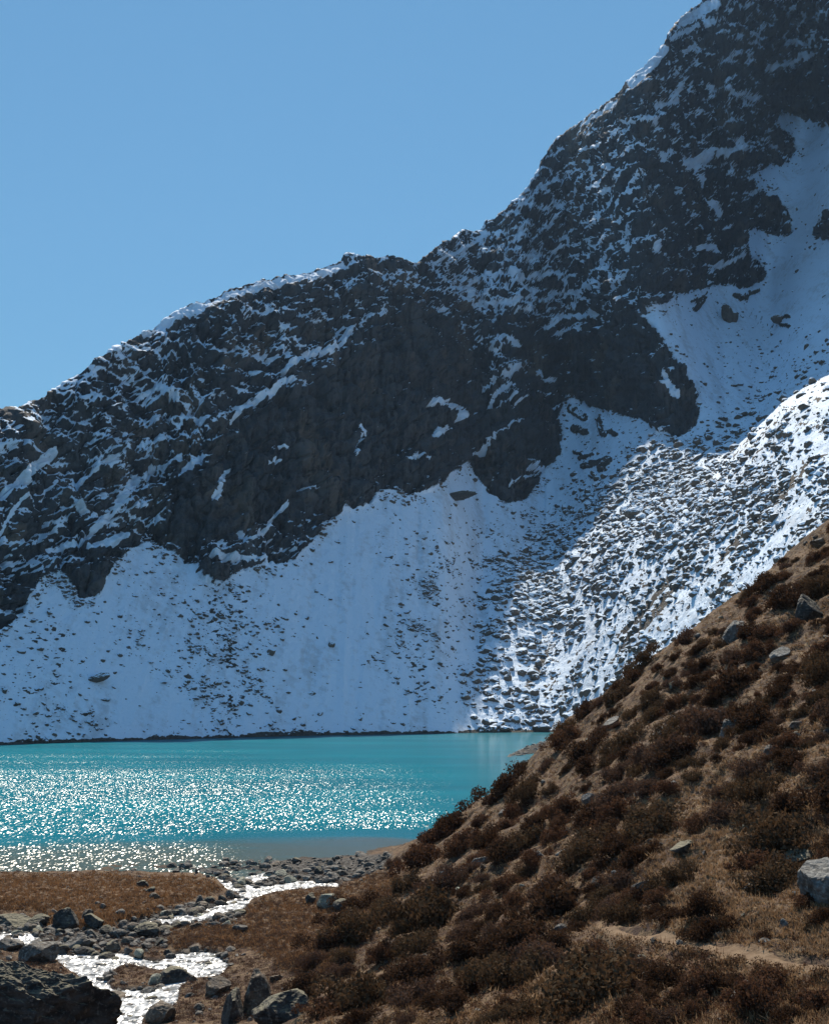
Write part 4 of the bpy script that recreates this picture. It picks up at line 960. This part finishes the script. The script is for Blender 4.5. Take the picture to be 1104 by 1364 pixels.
for i, p in enumerate(pts):
    if not bok[i]: continue
    w = p[2] * math.hypot(bx[i], by[i]) / F; w = min(max(w, .35), 2.6); k = int(r4.integers(0, 9)); fol, stm, both = PROTO[k]
    sc = (w * 1.1, w * 1.1, w * r4.uniform(1.05, 1.55) * (1.25 if 'tall' in (p[3] or '') or 'upright' in (p[3] or '') else 1))
    if p[2] > 44 or p[3]:
        o = obj('shrub', None); obj('foliage', fol, None, o); obj('stem', stm, None, o)
    else: o = obj('shrub', both)
    o.location = (bx[i], by[i], bz[i] - .07 * w); o.scale = sc; e_ = .6; nx = -(float(base_z(bx[i] + e_, by[i])) - float(base_z(bx[i] - e_, by[i]))) / (2 * e_); ny = -(float(base_z(bx[i], by[i] + e_)) - float(base_z(bx[i], by[i] - e_))) / (2 * e_)
    o.rotation_mode = 'QUATERNION'; o.rotation_quaternion = Vector((.8 * nx, .8 * ny, 1)).to_track_quat('Z', 'Y') @ Euler((0, 0, float(r4.uniform(0, 6.3)))).to_quaternion()
    if p[3]: tag(o, p[3], 'shrub')
    else: lab = shrub_zone(p[0], p[1]); tag(o, lab, 'shrub', lab.replace('shrub', 'shrubs', 1))

# heath between the shrubs, and rough grass
def clumps(q, seed, n_leaf, rad, size, name, mat, zl=.8):
    rgc = np.random.default_rng(seed); x, y, z, k = ray_hit(q[:, 0], q[:, 1]); x, y, z = x[k], y[k], z[k]; n = len(x)
    R = rad * np.clip(rgc.lognormal(0, .4, n), .4, 2.4)
    d = rgc.normal(size=(n, n_leaf, 3)); d[..., 2] = np.abs(d[..., 2]); d /= np.linalg.norm(d, axis=-1, keepdims=True)
    c = np.stack([x, y, z], -1)[:, None] + d * (R[:, None] * rgc.uniform(.35, 1, (n, n_leaf)))[..., None] * np.array([1, 1, zl])
    a = rgc.normal(size=c.shape); a /= np.linalg.norm(a, axis=-1, keepdims=True); b = np.cross(a, rgc.normal(size=c.shape)); b /= np.linalg.norm(b, axis=-1, keepdims=True)
    s = size * rgc.uniform(.6, 1.4, (n, n_leaf, 1))
    V = np.stack([c - a * s, c + b * s * .55, c + a * s, c - b * s * .55], 2).reshape(-1, 3)
    t = np.clip(np.repeat(rgc.uniform(0, .6, n), n_leaf) + rgc.uniform(0, .4, n * n_leaf), 0, .999)
    tag(obj(name, new_mesh(name, V, np.arange(len(V)).reshape(-1, 4), dict(tint=np.repeat(t, 4))), mat), kind='stuff')
OUTER = (in_poly(GX, GY, [(1118,690),(1500,380),(1500,1600),(380,1600),(400,1364),(1118,1364)]) & ~((GX < 1118) & (GY < 1364))).astype(float)
SD2 = np.clip(.8 * SD + .45 * OUTER, 0, 1)
HEATH = np.clip(SD * .75 + .30 * M_MEAD2 + .12 * HILL + .4 * OUTER, 0, 1) * (1 - np.clip(2 * M_STREAM, 0, 1)) * (1 - np.clip(M_PATH * 1.4, 0, 1))
clumps(px_scatter(6200, HEATH, 41, (220, 400, 1500, 1600)), 42, 46, .19, .021, 'heath', LEAF[1])
clumps(px_scatter(5600, SD2, 45, (390, 400, 1500, 1600)), 46, 46, .20, .021, 'scrub', LEAF[0])
clumps(px_scatter(7500, (M_MEAD2 + .45 * FLATS * (1 - M_MEAD) + .5 * M_MEAD) * (1 - M_STREAM), 43, (-40, 1160, 545, 1364)), 44, 46, .19, .020, 'heather', LEAF[2], .7)
def grass(q, seed, nb, h, name, mat):
    rgc = np.random.default_rng(seed); x, y, z, k = ray_hit(q[:, 0], q[:, 1]); x, y, z = x[k], y[k], z[k]; n = len(x)
    hh = h * np.clip(rgc.lognormal(0, .35, n), .4, 2.2)
    base = np.stack([x, y, z], -1)[:, None] + rgc.normal(size=(n, nb, 3)) * (hh[:, None, None] * np.array([.45, .45, .0]))
    lean = rgc.normal(size=(n, nb, 3)) * .45 + np.array([-.15, -.05, 1.0]); lean /= np.linalg.norm(lean, axis=-1, keepdims=True)
    tip = base + lean * (hh[:, None] * rgc.uniform(.6, 1.25, (n, nb)))[..., None]
    side = np.cross(lean, rgc.normal(size=lean.shape)); side /= np.linalg.norm(side, axis=-1, keepdims=True); wd = .012 + .006 * (np.hypot(x, y) / 40)[:, None, None]
    V = np.stack([base - side * wd, base + side * wd, tip], 2).reshape(-1, 3)
    t = np.clip(np.repeat(rgc.uniform(0, .65, n), nb) + rgc.uniform(0, .34, n * nb), 0, .999)
    tag(obj(name, new_mesh(name, V, np.arange(len(V)).reshape(-1, 3), dict(tint=np.repeat(t, 3))), mat), kind='stuff')
GR = np.clip(HILL * (1.05 - SD * .75) + .75 * OUTER, 0, 1) * (1 - np.clip(1.3 * M_PATH, 0, 1))
grass(px_scatter(52000, GR, 51, (380, 390, 1500, 1600)), 52, 7, .10, 'grass', M_GRASS)
grass(px_scatter(9000, np.clip(M_MEAD + .45 * M_MEAD2, 0, 1) * (1 - np.clip(2 * M_STREAM, 0, 1)), 53, (-330, 1155, 545, 1330)), 54, 8, .13, 'meadow_grass', M_MEADOW)

# ---------------------------------------------------------------- the air between here and the mountain
hb = np.array([(a, b, c) for a in (-1600, 1600) for b in (-1600, 1600) for c in (-8.5, 640)], float)
hf = np.array([(0, 1, 3, 2), (4, 6, 7, 5), (0, 4, 5, 1), (2, 3, 7, 6), (0, 2, 6, 4), (1, 5, 7, 3)])
ht = NT('mountain_air'); hv = ht.n('ShaderNodeVolumePrincipled'); hv.inputs['Color'].default_value = (.42, .66, 1.0, 1); hv.inputs['Density'].default_value = HAZE; hv.inputs['Anisotropy'].default_value = .25
ht.t.links.new(hv.outputs[0], ht.out.inputs['Volume'])
tag(obj('haze', new_mesh('haze', hb, hf), ht.m), kind='stuff')

# ---------------------------------------------------------------- light, sky, camera
world = bpy.data.worlds.new('World'); scene.world = world; world.use_nodes = True
wn = world.node_tree; bg = wn.nodes['Background']; sky = wn.nodes.new('ShaderNodeTexSky'); sky.sky_type = 'NISHITA'
sky.sun_disc = False; sky.sun_elevation = SUN_EL; sky.sun_rotation = SUN_AZ; sky.altitude = 0; sky.air_density = 1.3; sky.dust_density = 0; sky.ozone_density = 10
tint = wn.nodes.new('ShaderNodeMix'); tint.data_type = 'RGBA'; tint.blend_type = 'MULTIPLY'; tint.inputs[0].default_value = 1
wn.links.new(sky.outputs[0], tint.inputs[6]); tint.inputs[7].default_value = (.88, 1.0, .84, 1)
even = wn.nodes.new('ShaderNodeMix'); even.data_type = 'RGBA'; even.inputs[0].default_value = .5
wn.links.new(tint.outputs[2], even.inputs[6]); even.inputs[7].default_value = (1.25, 3.12, 5.60, 1)
wn.links.new(even.outputs[2], bg.inputs[0]); bg.inputs[1].default_value = .080
sl = bpy.data.lights.new('sun', 'SUN'); sl.energy = 5.0; sl.angle = math.radians(.53); sl.color = (1.0, .89, .74)
so = bpy.data.objects.new('sun', sl); COL.objects.link(so); so.rotation_euler = Vector(SUN).to_track_quat('Z', 'Y').to_euler(); so.location = (0, 60, 300)
cam = bpy.data.cameras.new('camera'); co = bpy.data.objects.new('camera', cam); COL.objects.link(co)
cam.sensor_fit = 'VERTICAL'; cam.sensor_height = 36; cam.lens = 36 * F / 1364; cam.clip_start = .1; cam.clip_end = 10000
co.location = (0, 0, EYE); co.rotation_euler = (math.pi / 2 + PIT, 0, 0); scene.camera = co
vs = scene.view_settings; scene.display_settings.display_device = 'sRGB'; vs.view_transform = 'Standard'; vs.look = 'None'; vs.exposure = 0.5; vs.gamma = 1.0
scene.render.engine = 'CYCLES'; cy = scene.cycles; cy.max_bounces = 5; cy.diffuse_bounces = 3; cy.glossy_bounces = 2; cy.transmission_bounces = 2; cy.use_denoising = True; cy.sample_clamp_indirect = 4
